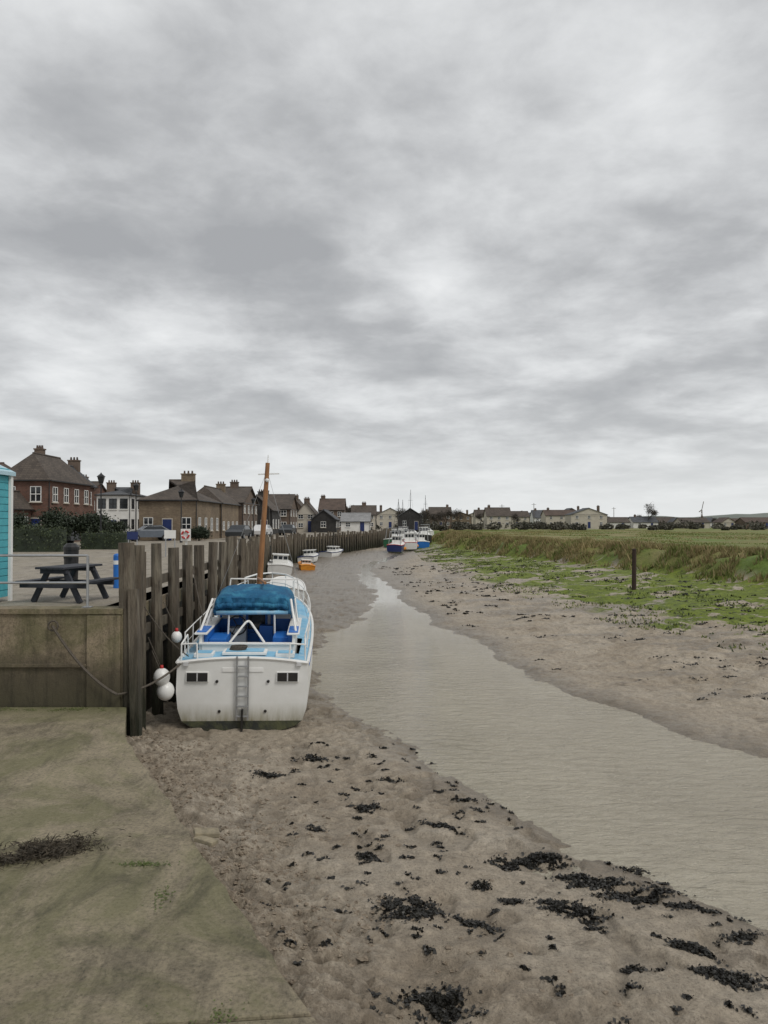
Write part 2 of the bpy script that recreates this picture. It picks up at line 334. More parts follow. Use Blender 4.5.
nb=bump(N,L,b2.outputs[0],.07,.9); nb=bump(N,L,b1.outputs[0],.022,1.0,nb); L.new(nb,P.inputs['Normal'])

# water sheet
mb=MB(); rows=[]
for y in list(np.arange(0,60,1.0))+list(np.arange(60,165,4.0)):
    l=float(I(y,LE))-1.6; r=float(I(y,RE))+1.6; rows.append([(l+(r-l)*t/6,y,WZ+.012) for t in range(7)])
mb.loft(rows)
mw,nt,N,L,P=newmat('creek_water'); 
tc=N.new('ShaderNodeTexCoord'); mp=N.new('ShaderNodeMapping'); mp.inputs['Rotation'].default_value=(0,0,R(20)); mp.inputs['Scale'].default_value=(1,2.6,1); L.new(tc.outputs['Object'],mp.inputs[0])
n=noise(N,L,tc.outputs['Object'],.35,5,.6,.4); r=ramp(N,[(.3,(.32,.29,.225)),(.7,(.40,.365,.285))]); L.new(n.outputs[0],r.inputs[0]); L.new(r.outputs[0],P.inputs['Base Color'])
P.inputs['Roughness'].default_value=.05; P.inputs['IOR'].default_value=1.4
a=noise(N,L,mp.outputs[0],2.2,5,.6,.6); b=noise(N,L,mp.outputs[0],8,3,.6,.3)
cd=N.new('ShaderNodeSeparateXYZ'); L.new(tc.outputs['Object'],cd.inputs[0])
mr=N.new('ShaderNodeMapRange'); mr.inputs[1].default_value=14; mr.inputs[2].default_value=40; mr.inputs[3].default_value=1; mr.inputs[4].default_value=.06; L.new(cd.outputs[1],mr.inputs[0])
nb_=N.new('ShaderNodeBump'); nb_.inputs['Distance'].default_value=.15; L.new(a.outputs[0],nb_.inputs['Height']); L.new(mth(N,L,'MULTIPLY',mr.outputs[0],.8),nb_.inputs['Strength'])
nb2=N.new('ShaderNodeBump'); nb2.inputs['Distance'].default_value=.03; L.new(b.outputs[0],nb2.inputs['Height']); L.new(mr.outputs[0],nb2.inputs['Strength']); L.new(nb_.outputs[0],nb2.inputs['Normal'])
L.new(nb2.outputs[0],P.inputs['Normal'])
mb.obj('creek_water',[mw],smooth=True)

# ------------------------------------------------------------------ slipway
def concmat(name,base,lo,green,gz=None,hi=None,bs=.01,vert=False,wetb=None):
    m,nt,N,L,P=newmat(name); tc=N.new('ShaderNodeTexCoord'); v=tc.outputs['Object']
    n=noise(N,L,v,1.1,9,.72,.5); r=ramp(N,[(.28,lo),(.5,base),(.72,hi or tuple(x*1.3 for x in base))]); L.new(n.outputs[0],r.inputs[0])
    n2=noise(N,L,v,26,7,.82); r2=ramp(N,[(.34,.40),(.48,.95),(.68,1.3)]); L.new(n2.outputs[0],r2.inputs[0])
    col=mixc(N,L,1.0,r.outputs[0],r2.outputs[0],'MULTIPLY')
    n3=noise(N,L,v,.55,8,.75,.8); r3=ramp(N,[(.46,0),(.58,1)]); L.new(n3.outputs[0],r3.inputs[0])
    g=mth(N,L,'MULTIPLY',r3.outputs[0],.55)
    if gz:
        s=N.new('ShaderNodeSeparateXYZ'); L.new(v,s.inputs[0]); ax,p0,p1=gz
        mr=N.new('ShaderNodeMapRange'); mr.inputs[1].default_value=p0; mr.inputs[2].default_value=p1; L.new(s.outputs[ax],mr.inputs[0])
        g2=mth(N,L,'MULTIPLY',mr.outputs[0],mth(N,L,'ADD',n3.outputs[0],.5),clamp=True); g=mth(N,L,'MAXIMUM',g,g2)
    col=mixc(N,L,g,col,green)
    if wetb:
        s=N.new('ShaderNodeSeparateXYZ'); L.new(v,s.inputs[0]); mr=N.new('ShaderNodeMapRange'); mr.inputs[1].default_value=wetb[0]; mr.inputs[2].default_value=wetb[1]
        nw=noise(N,L,v,1.5,6,.7); L.new(mth(N,L,'ADD',s.outputs[2],mth(N,L,'MULTIPLY',mth(N,L,'SUBTRACT',nw.outputs[0],.5),.9)),mr.inputs[0]); col=mixc(N,L,mth(N,L,'MULTIPLY',mr.outputs[0],.85),col,wetb[2])
    mp=N.new('ShaderNodeMapping'); mp.inputs['Scale'].default_value=(2.2,2.2,.25) if vert else (1.3,.6,1); L.new(v,mp.inputs[0])
    n4=noise(N,L,mp.outputs[0],1.6,8,.78,.6); r4=ramp(N,[(.36,.40),(.52,1.05)]); L.new(n4.outputs[0],r4.inputs[0])
    col=mixc(N,L,.75,col,mixc(N,L,1.0,col,r4.outputs[0],'MULTIPLY'))
    L.new(col,P.inputs['Base Color']); P.inputs['Roughness'].default_value=.8
    b1=noise(N,L,v,50,6,.78); b2=noise(N,L,v,5,5,.6)
    nb=bump(N,L,b2.outputs[0],.02,.6); L.new(bump(N,L,b1.outputs[0],bs,1,nb),P.inputs['Normal'])
    return m
mslip=concmat('slipway_concrete',(.25,.212,.145),(.155,.13,.08),(.115,.118,.045),gz=(1,12.4,13.5),bs=.014)
def prism(mb,poly,z0,z1,mi=0):
    n=len(poly); mb.add([(x,y,z0) for x,y in poly]+[(x,y,z1) for x,y in poly],[tuple(range(n-1,-1,-1)),tuple(range(n,2*n))]+[(i,(i+1)%n,n+(i+1)%n,n+i) for i in range(n)],mi)
mb=MB()
def yj(y): return SE(y),y
def slab(ya,yb,sk=-.12):
    a=yj(ya); b=yj(yb); xl=-14
    return [(xl,ya+(a[0]-xl)*sk*-1),a,b,(xl,yb+(b[0]-xl)*sk*-1)]
ye=[-3,.6,5.02]
for i in range(2):
    prism(mb,slab(ye[i]+.012,ye[i+1]-.012,.10),-4.6,SZ)
A=slab(5.032,5.032,.10)
edge=[(SE(y)+random.uniform(-.035,.03),y) for y in np.arange(5.3,11.5,.21)]
prism(mb,[A[0],yj(5.032)]+edge+[(-4.05,11.6),(-4.62,13.32),(-14,13.32)],-4.6,SZ)
mb.obj('slipway',[mslip],bevel=.02)

# ------------------------------------------------------------------ quay
mq=concmat('quay_tarmac',(.30,.265,.215),(.22,.19,.15),(.25,.22,.16),hi=(.37,.335,.28))
wl=[(-5.0,14.02)]+[(float(I(y,WL)),y) for y in (27,40,60,80,100,125,160,250)]
mb=MB(); poly=[(-1500,13.8)]+[(-5.0,13.8)]+[(x,y) for x,y in wl]+[(2,900),(-1500,900)]
n=len(poly); mb.add([(x,y,QZ) for x,y in poly],[tuple(range(n))])
mb.obj('quay_pavement',[mq])
mwall=concmat('quay_wall_concrete',(.25,.20,.135),(.12,.095,.062),(.085,.09,.03),gz=(2,-2.7,-3.3),bs=.012,vert=True,wetb=(-2.25,-2.75,(.06,.05,.03)))
mb=MB(); mb.box(-14,-4.72,13.4,13.8,-4.6,QZ+.004); mb.box(-14,-4.72,13.36,13.84,QZ+.006,QZ+.10); mb.box(-5.35,-4.75,13.34,13.397,-4.5,QZ-.02,0)
mb.box(-14,-5.36,13.35,13.396,-2.60,-2.54,0)
for x in(-12.2,-9.8,-7.4): mb.box(x-.012,x+.012,13.392,13.399,-4.5,QZ,1)
mb.obj('quay_end_wall',[mwall,'timberdark'],bevel=.012)
def walk(pts,step):
    P=[];acc=0
    for a,b in zip(pts[:-1],pts[1:]):
        a=Vector((*a,0)); b=Vector((*b,0)); Ln=(b-a).length; t=acc
        while t<Ln: p=a+(b-a)*t/Ln; P.append((p,(b-a).normalized())); t+=step
        acc=t-Ln
    return P
mb=MB(); rows=[]
for (x,y) in [(-5.0,13.42)]+wl[1:]: rows.append([(x,y,-4.6),(x,y,QZ-.25)])
mb.loft(rows,0); mb.loft([[(x-.5,y,QZ-.0),(x+.06,y,QZ+.0),(x+.06,y,QZ-.3),(x,y,QZ-.3)] for (x,y) in [(-5.0,13.85)]+wl[1:]],1)
mb.loft([[(x+.07,y,-2.52),(x+.07,y,-2.68),(x,y,-2.68)] for (x,y) in [(-5.0,13.85)]+wl[1:]],2)
mb.obj('quay_wall',['timberdark',mwall,'timber'])
par=empty('mooring_posts')
mb=MB()
for k,(p,d) in enumerate(walk([(-4.88,14.4),(-5.28,27),(-7.08,40),(-9.68,60),(-9.08,80),(-5.88,100),(-.88,125),(2.1,160)],1.38)):
    top=-.42-random.random()*.22-(p.y>28)*.25; w=.12+random.random()*.05; 
    if p.y>45: top=-.9-random.random()*.5
    lean=random.uniform(-.07,.07)
    mb.cyl((p.x+.12,p.y,-4.6),(p.x+.12+lean,p.y+lean,top),w*1.05,w*.9,8 if k%3 else 4,0)
mb.cyl((-4.62,13.55,-4.6),(-4.72,13.55,-.36),.17,.15,8); mb.cyl((-4.70,14.0,-4.6),(-4.66,14.02,-.42),.14,.13,8); mb.beam((-4.42,13.3,-4.5),(-4.55,13.45,-1.2),.16,.16)
mb.obj('timber_piles',['timber'],par)
mb=MB()
for (x0,y0),(x1,y1) in zip([(-4.95,14.2),(-5.3,27),(-7.1,40)],[(-5.3,27),(-7.1,40),(-9.7,60)]):
    for z in(-1.25,-2.2): mb.beam((x0+.02,y0,z),(x1+.02,y1,z),.07,.2)
mb.obj('waling_beams',['timber'],par)

mb=MB(); 
for z in(-.60,-1.10): mb.tube([(-14,13.62,z),(-5.45,13.62,z)],.022,8)
for x in(-13,-11.2,-9.4,-7.35,-5.45): mb.cyl((x,13.62,QZ+.1),(x,13.62,-.6),.026,.026,8); mb.box(x-.08,x+.08,13.54,13.7,QZ+.104,QZ+.115)
mb.obj('metal_railing',['steel'])
par=empty('beach_hut'); mb=MB(); z=QZ+.1
while z<1.02: mb.box(-11,-7.97,14.0,15.75,z,z+.135,0); mb.box(-11,-7.99,14.02,15.73,z+.135,z+.15,0); z+=.15
mb.obj('boarded_walls',['turq'],par)
mb=MB(); mb.box(-7.965,-7.91,15.68,15.77,QZ,1.02); mb.box(-7.965,-7.91,13.98,14.07,QZ,1.02); mb.obj('corner_trim',['whitepaint'],par)
mb=MB(); 
mb.loft([[(-7.88,y,1.0),(-9.45,y,1.75),(-11.2,y,1.0),(-11.2,y,1.08),(-9.45,y,1.84),(-7.88,y,1.08)] for y in(13.85,15.82)],closed=True); 
mb.add([(-7.97,14.0,1.0),(-9.45,14.0,1.7),(-11,14.0,1.0),(-7.97,15.75,1.0),(-9.45,15.75,1.7),(-11,15.75,1.0)],[(0,1,2),(3,5,4)])
mb.obj('roof',['paleblue'],par)
par=empty('picnic_table'); par.location=(-6.68,15.75,QZ+.004); par.rotation_euler=(0,0,R(80)); par.scale=(.9,.9,1)
mb=MB()
for i in range(5): y=-.36+i*.147; mb.box(-.8,.8,y,y+.13,.70,.745)
mb.obj('table_top',['plank'],par,bevel=.006)
mb=MB()
for sgn in(-1,1):
    for i in range(2): y=sgn*.72-.14+i*.145; mb.box(-.8,.8,y,y+.13,.41,.455)
mb.obj('seats',['plank'],par,bevel=.006)
mb=MB()
for x in(-.55,.55):
    mb.beam((x,-.62,0),(x,-.22,.70),.07,.12); mb.beam((x+.075,.62,0),(x+.075,.22,.70),.07,.12)
    mb.beam((x-.075,-.85,.36),(x-.075,.85,.36),.06,.10); mb.beam((x-.075,-.33,.65),(x-.075,.33,.65),.06,.09)
mb.obj('legs',['plank'],par,bevel=.006)
mb=MB(); bx_=-8.45
mb.cyl((bx_,20,QZ),(bx_,20,QZ+.92),.17,.19,16); mb.cyl((bx_,20,QZ+.92),(bx_,20,QZ+1.0),.21,.21,16); mb.cyl((bx_,20,QZ+1.0),(bx_,20,QZ+1.1),.21,.12,16)
mb.box(bx_-.12,bx_+.12,19.79,19.82,QZ+.7,QZ+.82)
mb.obj('litter_bin',['black'])
mb=MB(); mb.cyl((-6.78,18.8,QZ),(-6.78,18.8,QZ+.82),.09,.09,16,0); mb.cyl((-6.78,18.8,QZ+.6),(-6.78,18.8,QZ+.7),.094,.094,16,1); mb.ball((-6.78,18.8,QZ+.82),.09,(1,1,.6),16,8,0)
mb.obj('blue_bollard',['blue','whitepaint'])
mb=MB(); mb.box(-7.80,-7.72,29.0,29.08,QZ,QZ+1.0,0); mb.box(-7.95,-7.57,28.93,28.99,QZ+.95,QZ+1.42,0)
pts=[(-7.76+.14*math.cos(t),28.89,QZ+1.19+.14*math.sin(t)) for t in np.linspace(0,2*math.pi,17)]
for i in range(16): mb.cyl(pts[i],pts[i+1],.035,.035,8,1 if i%4 else 0)
mb.obj('lifebuoy_station',['whitepaint','red'])
for (x,y,h_,mm) in ((-10.4,36,1.3,'whitepaint'),(-12.9,38,1.2,'navy')):
    mb=MB(); mb.cyl((x-.22,y,QZ),(x-.22,y,QZ+h_),.03,.03,6,1); mb.cyl((x+.22,y,QZ),(x+.22,y,QZ+h_),.03,.03,6,1); mb.box(x-.28,x+.28,y-.05,y-.03,QZ+h_-.4,QZ+h_,0)
    mb.obj('information_sign',[mm,'steel'])
def lamp(x,y,h):
    p=empty('street_lamp'); mb=MB(); z=QZ
    mb.cyl((x,y,z),(x,y,z+.9),.12,.09,10); mb.cyl((x,y,z+.9),(x,y,z+h-.65),.06,.045,8); mb.beam((x-.28,y,z+h-.9),(x+.28,y,z+h-.9),.04,.04)
    mb.obj('column',['black'],p)
    mb=MB(); mb.cyl((x,y,z+h-.62),(x,y,z+h-.15),.13,.25,6,1); mb.cyl((x,y,z+h-.15),(x,y,z+h+.05),.30,.06,6,0); mb.ball((x,y,z+h+.08),.05,mi=0,n=6,m=4)
    mb.obj('lantern',['black','glass'],p)
lamp(-18.95,49.5,4.9); lamp(-21.8,65,5.1); lamp(-17,62,4.4); lamp(-14.5,82,4.4)

# ------------------------------------------------------------------ main boat
def hullrows(Ln,B,S,bow=.5,n=24):
    ys=[Ln*i/n for i in range(n+1)]; rows=[]
    fz=[0,.018,.06,.115,.18,.35,.6,1.0]; fs=[0,.40,.66,.82,.915,.975,1.0,.985]; fb=[0,.06,.12,.2,.3,.48,.72,1.0]
    for y in ys:
        t=y/Ln
        b=B/2*(.95+.05*math.sin(min(t/.4,1)*math.pi/2)) if t<.4 else B/2*math.sqrt(max(0,1-((t-.4)/.6)**2.6))
        b=max(b,.02); s=S*(1+.32*max(0,t-.35)**1.3/.57); k=bow*max(0,(t-.72)/.28)**2*S*.8
        u=float(sm((t-.35)/.6)); row=[]
        for i in range(8):
            f=fs[i]*(1-u)+fb[i]*u; z=k+(s-k)*fz[i]; row.append((b*f,z))
        rake=(lambda z,t=t:-.10*z/S*max(0,1-t*6))
        rows.append((y,row,rake,s,b))
    return rows
def addhull(mb,Ln,B,S,mb_bot=0,mb_side=1,mb_deck=2,mb_rub=3,cut=None,rub=.035):
    H=hullrows(Ln,B,S); K=len(H[0][1]); R_=[]
    for y,row,rk,s,b in H: R_.append([(-x,y+rk(z),z) for x,z in reversed(row)]+[(x,y+rk(z),z) for x,z in row[1:]])
    h=[mb_side]*(K-1-4)+[mb_bot]*4; mb.loft(R_,mis=h+h[::-1])
    y,row,rk,s,b=H[0]
    for i in range(K-1):
        (x0,z0),(x1,z1)=row[i],row[i+1]
        mb.add([(-x0,rk(z0),z0),(x0,rk(z0),z0),(x1,rk(z1),z1),(-x1,rk(z1),z1)],[(0,1,2,3)],mb_bot if i<4 else mb_side)
    U=[-1+2*i/12 for i in range(13)]; D=[]
    for (y,row,rk,s,b) in H: D.append([(row[-1][0]*u,y+rk(s),s+.10*(1-u*u)*(b/(B/2))) for u in U])
    mb.loft([[(p[0],p[1],H[0][3]) for p in D[0]],D[0]],mb_side)
    for j in range(len(D)-1):
        for i in range(12):
            cx=(D[j][i][0]+D[j+1][i+1][0])/2; cy=(D[j][i][1]+D[j+1][i+1][1])/2
            if cut and cut(cx,cy): continue
            mb.add([D[j][i],D[j][i+1],D[j+1][i+1],D[j+1][i]],[(0,1,2,3)],mb_deck)
    for sg in(-1,1): mb.tube([(sg*row[-1][0],y+rk(s),s+.01) for y,row,rk,s,b in H],rub,6,mb_rub)
    mb.tube([D[0][i] for i in range(13)],rub,6,mb_rub)
    return H
par=empty('moored_motor_sailer'); par.location=(-2.82,14.75,-4.18); par.rotation_euler=(R(.3),R(1.0),R(5.2))
mb=MB(); LN=9.3; BM=2.72; SS=1.42
H=addhull(mb,LN,BM,SS,cut=lambda x,y:(.75<y<3.1 and abs(x)<1.0))
mb.obj('hull',['antifoul','hullwhite','deck','whitepaint'],par)
mb=MB()
for sg in(-1,1):
    rws=[[(sg*(row[-1][0]+.012),y+rk(s),s-.05),(sg*(row[-1][0]*.7+row[-2][0]*.3+.016),y+rk(s),s-.15)] for y,row,rk,s,b in H[1:-1]]
    mb.loft(rws,0)
mb.obj('sheer_stripe',['blue'],par)
mb=MB(); S2=lambda sg,a,b,*r: mb.box(min(sg*a,sg*b),max(sg*a,sg*b),*r)
mb.box(-.93,.93,.75,3.2,.90,.94,0)
for sg in(-1,1):
    S2(sg,.93,.99,.75,3.2,.90,1.84,1)
    S2(sg,.45,.925,1.0,3.0,.945,1.22,1); S2(sg,.47,.915,1.02,2.98,1.225,1.46,2)
    S2(sg,.84,.925,1.0,3.0,1.465,1.82,2); S2(sg,.82,1.08,.7,3.2,1.842,1.88,1)
    S2(sg,.85,1.05,.78,1.65,1.882,1.90,2)
mb.box(-.93,.93,.72,.76,.90,1.64,1); mb.box(-.99,.99,.68,.80,1.642,1.68,1)
mb.box(-.44,.44,.14,.60,1.525,1.58,1); mb.box(-.38,.38,.19,.55,1.582,1.60,3)
for sg in(-1,1): S2(sg,.62,1.0,.16,.52,1.47,1.55,1); S2(sg,.66,.96,.2,.48,1.552,1.57,3)
mb.box(-.62,-.2,2.6,3.0,.945,1.70,1); mb.box(.1,.42,2.7,3.0,.945,1.75,2)
mb.box(.5,.83,1.2,2.1,1.465,1.72,2); mb.box(-.83,-.48,1.05,2.0,1.465,1.70,2); mb.box(-.3,.25,1.2,1.8,.945,1.45,1)
mb.obj('cockpit',['deck','whitepaint','blue','deck','canvas'],par,bevel=.012)
mb=MB(); pts=[(-.4+.22*math.cos(t),2.52,1.78+.22*math.sin(t)) for t in np.linspace(0,6.283,15)]
mb.tube(pts,.018,5); 
for t in (0,2.09,4.19): mb.cyl((-.4,2.52,1.78),(-.4+.22*math.cos(t),2.52,1.78+.22*math.sin(t)),.012,.012,5)
mb.obj('steering_wheel',['dark'],par)
mb=MB()
def cab(y0,y1,w0,w1,z0,z1,cam_=.08,sl=.2,mi=0):
    prof=lambda y,w,zt:[(-w,y,z0),(-w*.93,y,zt),(-w*.45,y,zt+cam_*.8),(0,y,zt+cam_),(w*.45,y,zt+cam_*.8),(w*.93,y,zt),(w,y,z0)]
    rws=[prof(y0,w0,z1),prof(y1-sl,w1,z1)]; mb.loft(rws,mi); mb.add(rws[0],[tuple(range(7))],mi); mb.loft([rws[1],prof(y1,w1,z0+.02)],mi)
cab(3.2,5.6,.98,.95,1.45,2.16,.06,.5); cab(5.4,7.9,.8,.45,1.5,1.95,.06,.4)
mb.obj('wheelhouse',['white'],par,bevel=.01)
mb=MB()
for sg in(-1,1):
    for i in range(3): y=3.45+i*.55; mb.add([(sg*.985,y,1.72),(sg*.978,y+.42,1.72),(sg*.925,y+.42,2.06),(sg*.93,y,2.06)],[(0,1,2,3)],0)
    mb.box(sg*.6-.27,sg*.6+.27,3.165,3.197,1.0,2.08,1); mb.box(sg*.62-.2,sg*.62+.2,3.155,3.164,1.86,2.02,2)
mb.box(-.26,.26,3.165,3.197,.95,2.08,1); mb.box(-.2,.2,3.155,3.164,1.6,1.95,0)
mb.obj('windows_and_doors',['glass','blue','whitepaint'],par)
mb=MB(); rows=[]
secs=[(1.75,2.34,.80,2.18),(1.80,2.50,.84,2.14),(2.05,2.62,.87,2.08),(2.35,2.62,.885,2.02),(2.7,2.72,.89,1.98),(3.05,2.64,.90,1.96),(3.4,2.66,.91,1.95),(3.75,2.5,.91,1.96),(4.15,2.2,.90,2.0)]
for j,(y,zt,w_,zb) in enumerate(secs):
    row=[]
    for i in range(33):
        a=math.pi*i/32; ca=math.cos(a); sa=math.sin(a)
        x=-w_*math.copysign(abs(ca)**.5,ca); z=zb+(zt-zb)*max(sa,0)**.45+random.uniform(-.014,.014)-.03*math.sin(a*5+j)*(j%2)
        row.append((x,y+.035*math.sin(a*9+j),z))
    rows.append(row)
mb.loft(rows); mb.tube(rows[0],.04,6)
o=mb.obj('canvas_hood',['canvas'],par,smooth=True); q=o.modifiers.new('Solidify','SOLIDIFY'); q.thickness=.02
mb=MB(); rows=[]
for k,z in enumerate((2.50,2.42,2.34,2.26,2.20)):
    rows.append([(-.80+1.60*i/44,1.80+.04*math.sin(i*.9+k*.5)+.02*math.sin(i*2.3),z+(-.06 if abs(i-22)>20 else 0)+(.04*math.sin(i*.5) if k==4 else 0)) for i in range(45)])
mb.loft(rows); mb.obj('canvas_curtain',['canvas'],par,smooth=True)
mb=MB(); mb.cyl((-.78,1.74,2.17),(.8,1.74,2.19),.05,.045,8); mb.obj('rolled_curtain',['deck'],par,smooth=True)
mb=MB()
for sg in(-1,1):
    mb.tube([(sg*1.0,.95,1.88),(sg*.86,1.72,2.48)],.026,6); mb.tube([(sg*1.0,1.75,1.88),(sg*.88,1.80,2.25)],.026,6); mb.tube([(sg*1.0,2.5,1.88),(sg*.92,2.6,2.4)],.024,6)
    mb.tube([(sg*.36,.72,1.68),(sg*.05,.9,2.08),(0,.95,2.10)],.024,6)
    mb.tube([(sg*.5,1.75,2.14),(sg*.52,1.78,1.45)],.022,6)
    P_=[(sg*(row[-1][0]-.07),y,s+.02) for (y,row,rk,s,b) in H if .2<y<8.6]
    mb.tube([(p[0],p[1],p[2]+.50) for p in P_],.013,5); mb.tube([(p[0],p[1],p[2]+.27) for p in P_],.006,4)
    for p in P_[::3]: mb.cyl(p,(p[0],p[1],p[2]+.51),.015,.015,6)
    mb.tube([(sg*1.22,.05,1.44),(sg*1.22,.03,1.76),(sg*1.2,.6,1.86),(sg*1.20,.75,1.45)],.018,6)
    mb.tube([(sg*1.22,.04,1.76),(sg*.92,.02,1.78),(sg*.90,.0,1.48)],.018,6)
tp=[(-.75,8.0,2.45),(-.45,8.9,2.5),(0,9.35,2.52),(.45,8.9,2.5),(.75,8.0,2.45)]
mb.tube(tp,.025,6)
for p in tp: mb.cyl((p[0],p[1]-.1,1.85),p,.02,.02,6)
mb.tube([(p[0],p[1]-.05,p[2]-.3) for p in tp],.016,6)
mb.tube([(-.95,5.5,2.1),(-.9,5.5,2.62),(.9,5.5,2.62),(.95,5.5,2.1)],.022,6)
mb.obj('rails',['whitepaint'],par)
mb=MB()
def ty(z): return -.10*z/SS
for x in(-.11,.11): mb.beam((x,ty(.28)-.05,.28),(x,ty(1.45)-.06,1.56),.035,.03,0)
for i in range(6): z=.36+i*.2; mb.beam((-.11,ty(z)-.06,z),(.11,ty(z)-.06,z),.035,.03,0)
for sg in(-1,1):
    x=sg*.88; z=1.14
    mb.box(x-.22,x+.22,ty(z)-.03,ty(z)+.02,z-.10,z+.10,3); mb.box(x-.20,x+.20,ty(z)-.04,ty(z)-.02,z-.085,z+.085,2)
    mb.box(x-.012,x+.012,ty(z)-.05,ty(z)-.041,z-.08,z+.08,1)
    mb.cyl((sg*.5,ty(1.05)-.03,1.05),(sg*.5,.05,1.05),.03,.03,12,2)
    mb.cyl((sg*.45,ty(.45)-.02,.45),(sg*.45,.05,.45),.03,.03,10,2)
    mb.beam((sg*1.1,ty(1.38)-.03,1.36),(sg*1.1,ty(1.38)-.03,1.44),.10,.03,1)
mb.box(-.40,.40,ty(1.3)-.012,ty(1.3)+.03,1.24,1.32,3)
mb.box(-.02,.02,ty(.1)-.12,.1,-.1,.50,2)
mb.obj('transom_ladder_and_vents',['steel','stain','dark','whitepaint'],par,bevel=.004)
mb=MB(); mb.cyl((-.06,4.2,1.9),(.12,4.2,5.70),.08,.055,12,0); mb.beam((-.12,4.2,5.4),(.42,4.2,5.43),.03,.03,1); mb.cyl((.12,4.2,5.7),(.13,4.2,5.9),.015,.01,5,1)
mb.ball((.12,4.12,5.25),.05,n=8,m=6,mi=1)
for e in((-1.3,3.6,1.55),(1.3,3.6,1.55),(0,9.3,2.4)): mb.cyl((.11,4.2,5.5),e,.004,.004,4,2)
mb.cyl((-.05,4.1,2.75),(.25,2.2,2.80),.04,.035,8,0)
mb.obj('mast',['varnish','whitepaint','steel'],par)
mb=MB()
for p in((.6,6.9,2.0),(-.3,8.2,1.95)): mb.ball(p,.14,(1,1,.5),10,6,0)
mb.box(-.25,.25,4.6,5.1,2.22,2.27,0)
for k in range(4): mb.tube([(-.15+.16*math.cos(t)+.01*k,.36+.12*math.sin(t),1.61+.02*k) for t in np.linspace(0,6.283,13)],.014,5,1)
mb.obj('deck_gear',['whitepaint','rope'],par)
mb=MB()
for c,r in(((-4.33,14.45,-3.0),.16),((-4.27,14.5,-3.28),.17),((-4.28,15.3,-2.35),.11)):
    mb.ball(c,r,(1,1,1.1),16,12,0); mb.cyl((c[0],c[1],c[2]+r),(c[0],c[1],c[2]+r+.07),.04,.03,8,1); mb.cyl((c[0],c[1],c[2]+r),(c[0]-.3,c[1]+.1,c[2]+r+.6),.01,.01,4,2)
mb.obj('fender_buoys',['white','red','rope'],smooth=True)
def sag(a,b,s,n=14): return [(a[0]+(b[0]-a[0])*t,a[1]+(b[1]-a[1])*t,a[2]+(b[2]-a[2])*t-s*4*t*(1-t)) for t in [i/n for i in range(n+1)]]
mb=MB(); mb.tube(sag((-5.95,13.3,-1.85),(-4.75,13.2,-3.05),.16),.024,6); mb.tube(sag((-4.75,13.2,-3.05),(-3.95,14.6,-2.72),.12),.02,6)
mb.tube(sag((-4.6,14.2,-1.6),(-3.9,14.8,-2.66),.1),.012,5); mb.tube(sag((-4.9,19,-1.2),(-3.9,16.5,-2.5),.15),.012,5)
mb.tube([(-5.95+.09*math.cos(t),13.33,-1.85+.09*math.sin(t)) for t in np.linspace(0,6.283,11)],.016,6)
mb.obj('mooring_rope',['rope'])

# ------------------------------------------------------------------ other boats
def smallboat(name,x,y,z,rot,Ln,B,S,cols,cabin=.7,mast=0,tilt=0,gantry=False):
    p=empty(name); p.location=(x,y,z); p.rotation_euler=(0,R(tilt),R(rot))
    mb=MB(); addhull(mb,Ln,B,S,rub=.05); mb.obj('hull',cols,p)
    mb=MB(); w=B*.3
    if cabin:
        y0,y1=Ln*.38,Ln*.62; z0=S; z1=S+cabin
        mb.box(-w,w,y0,y1,z0,z1,0); mb.box(-w-.08,w+.08,y0-.1,y1+.1,z1,z1+.07,0)
        for i in range(3):
            xx=-w+(2*w)*(i+.5)/3; mb.box(xx-w*.27,xx+w*.27,y0-.03,y0-.005,z1-cabin*.45,z1-cabin*.12,1)
            mb.box(xx-w*.27,xx+w*.27,y1+.005,y1+.03,z1-cabin*.45,z1-cabin*.12,1)
        for sg in(-1,1): mb.box(min(sg*w,sg*(w+.02)),max(sg*w,sg*(w+.02)),y0+.2,y1-.2,z1-cabin*.45,z1-cabin*.12,1)
        mb.obj('cabin',['white','glass'],p)
    if mast:
        mb=MB(); mb.cyl((0,Ln*.5,S),(0,Ln*.5,S+mast),.06,.04,6,0); mb.beam((-.5,Ln*.5,S+mast*.75),(.5,Ln*.5,S+mast*.75),.04,.04,0)
        for e in((B*.45,Ln*.5,S),(-B*.45,Ln*.5,S),(0,Ln,S+.3),(0,0,S+.3)): mb.cyl((0,Ln*.5,S+mast*.95),e,.012,.012,3,0)
        if gantry:
            mb.beam((-B*.38,.3,S),(-B*.3,.3,S+1.9),.09,.09,1); mb.beam((B*.38,.3,S),(B*.3,.3,S+1.9),.09,.09,1); mb.beam((-B*.33,.3,S+1.9),(B*.33,.3,S+1.9),.1,.1,1)
            mb.ball((B*.5,Ln*.4,S*.5),.22,mi=2,n=8,m=6); mb.ball((B*.5,Ln*.6,S*.5),.22,mi=2,n=8,m=6)
        mb.obj('mast_and_gantry',['dark','steel','orange'],p)
smallboat('cabin_cruiser',-8.2,58,-4.2,8,5.5,2.0,.85,['antifoul','white','white','whitepaint'],.75,0,4)
smallboat('cabin_cruiser',-5.0,38,-4.2,8,5.2,1.9,.8,['antifoul','white','white','whitepaint'],.0,0,5)
smallboat('dinghy',-6.6,64,-4.2,12,3.8,1.3,.5,['antifoul','orange','orange','orange'],.4,0,4)
smallboat('cabin_cruiser',-8.0,76,-4.2,-4,5.0,1.8,.7,['antifoul','white','white','navy'],.6,0,-3)
smallboat('cabin_cruiser',-7.0,88,-4.2,-16,5.4,1.8,.7,['antifoul','white','white','navy'],.6,2.5,2)
smallboat('fishing_boat',1.4,103,-4.2,-6,9,2.2,1.1,['antifoul','navy','whitepaint','red'],1.2,4.4,2,True)
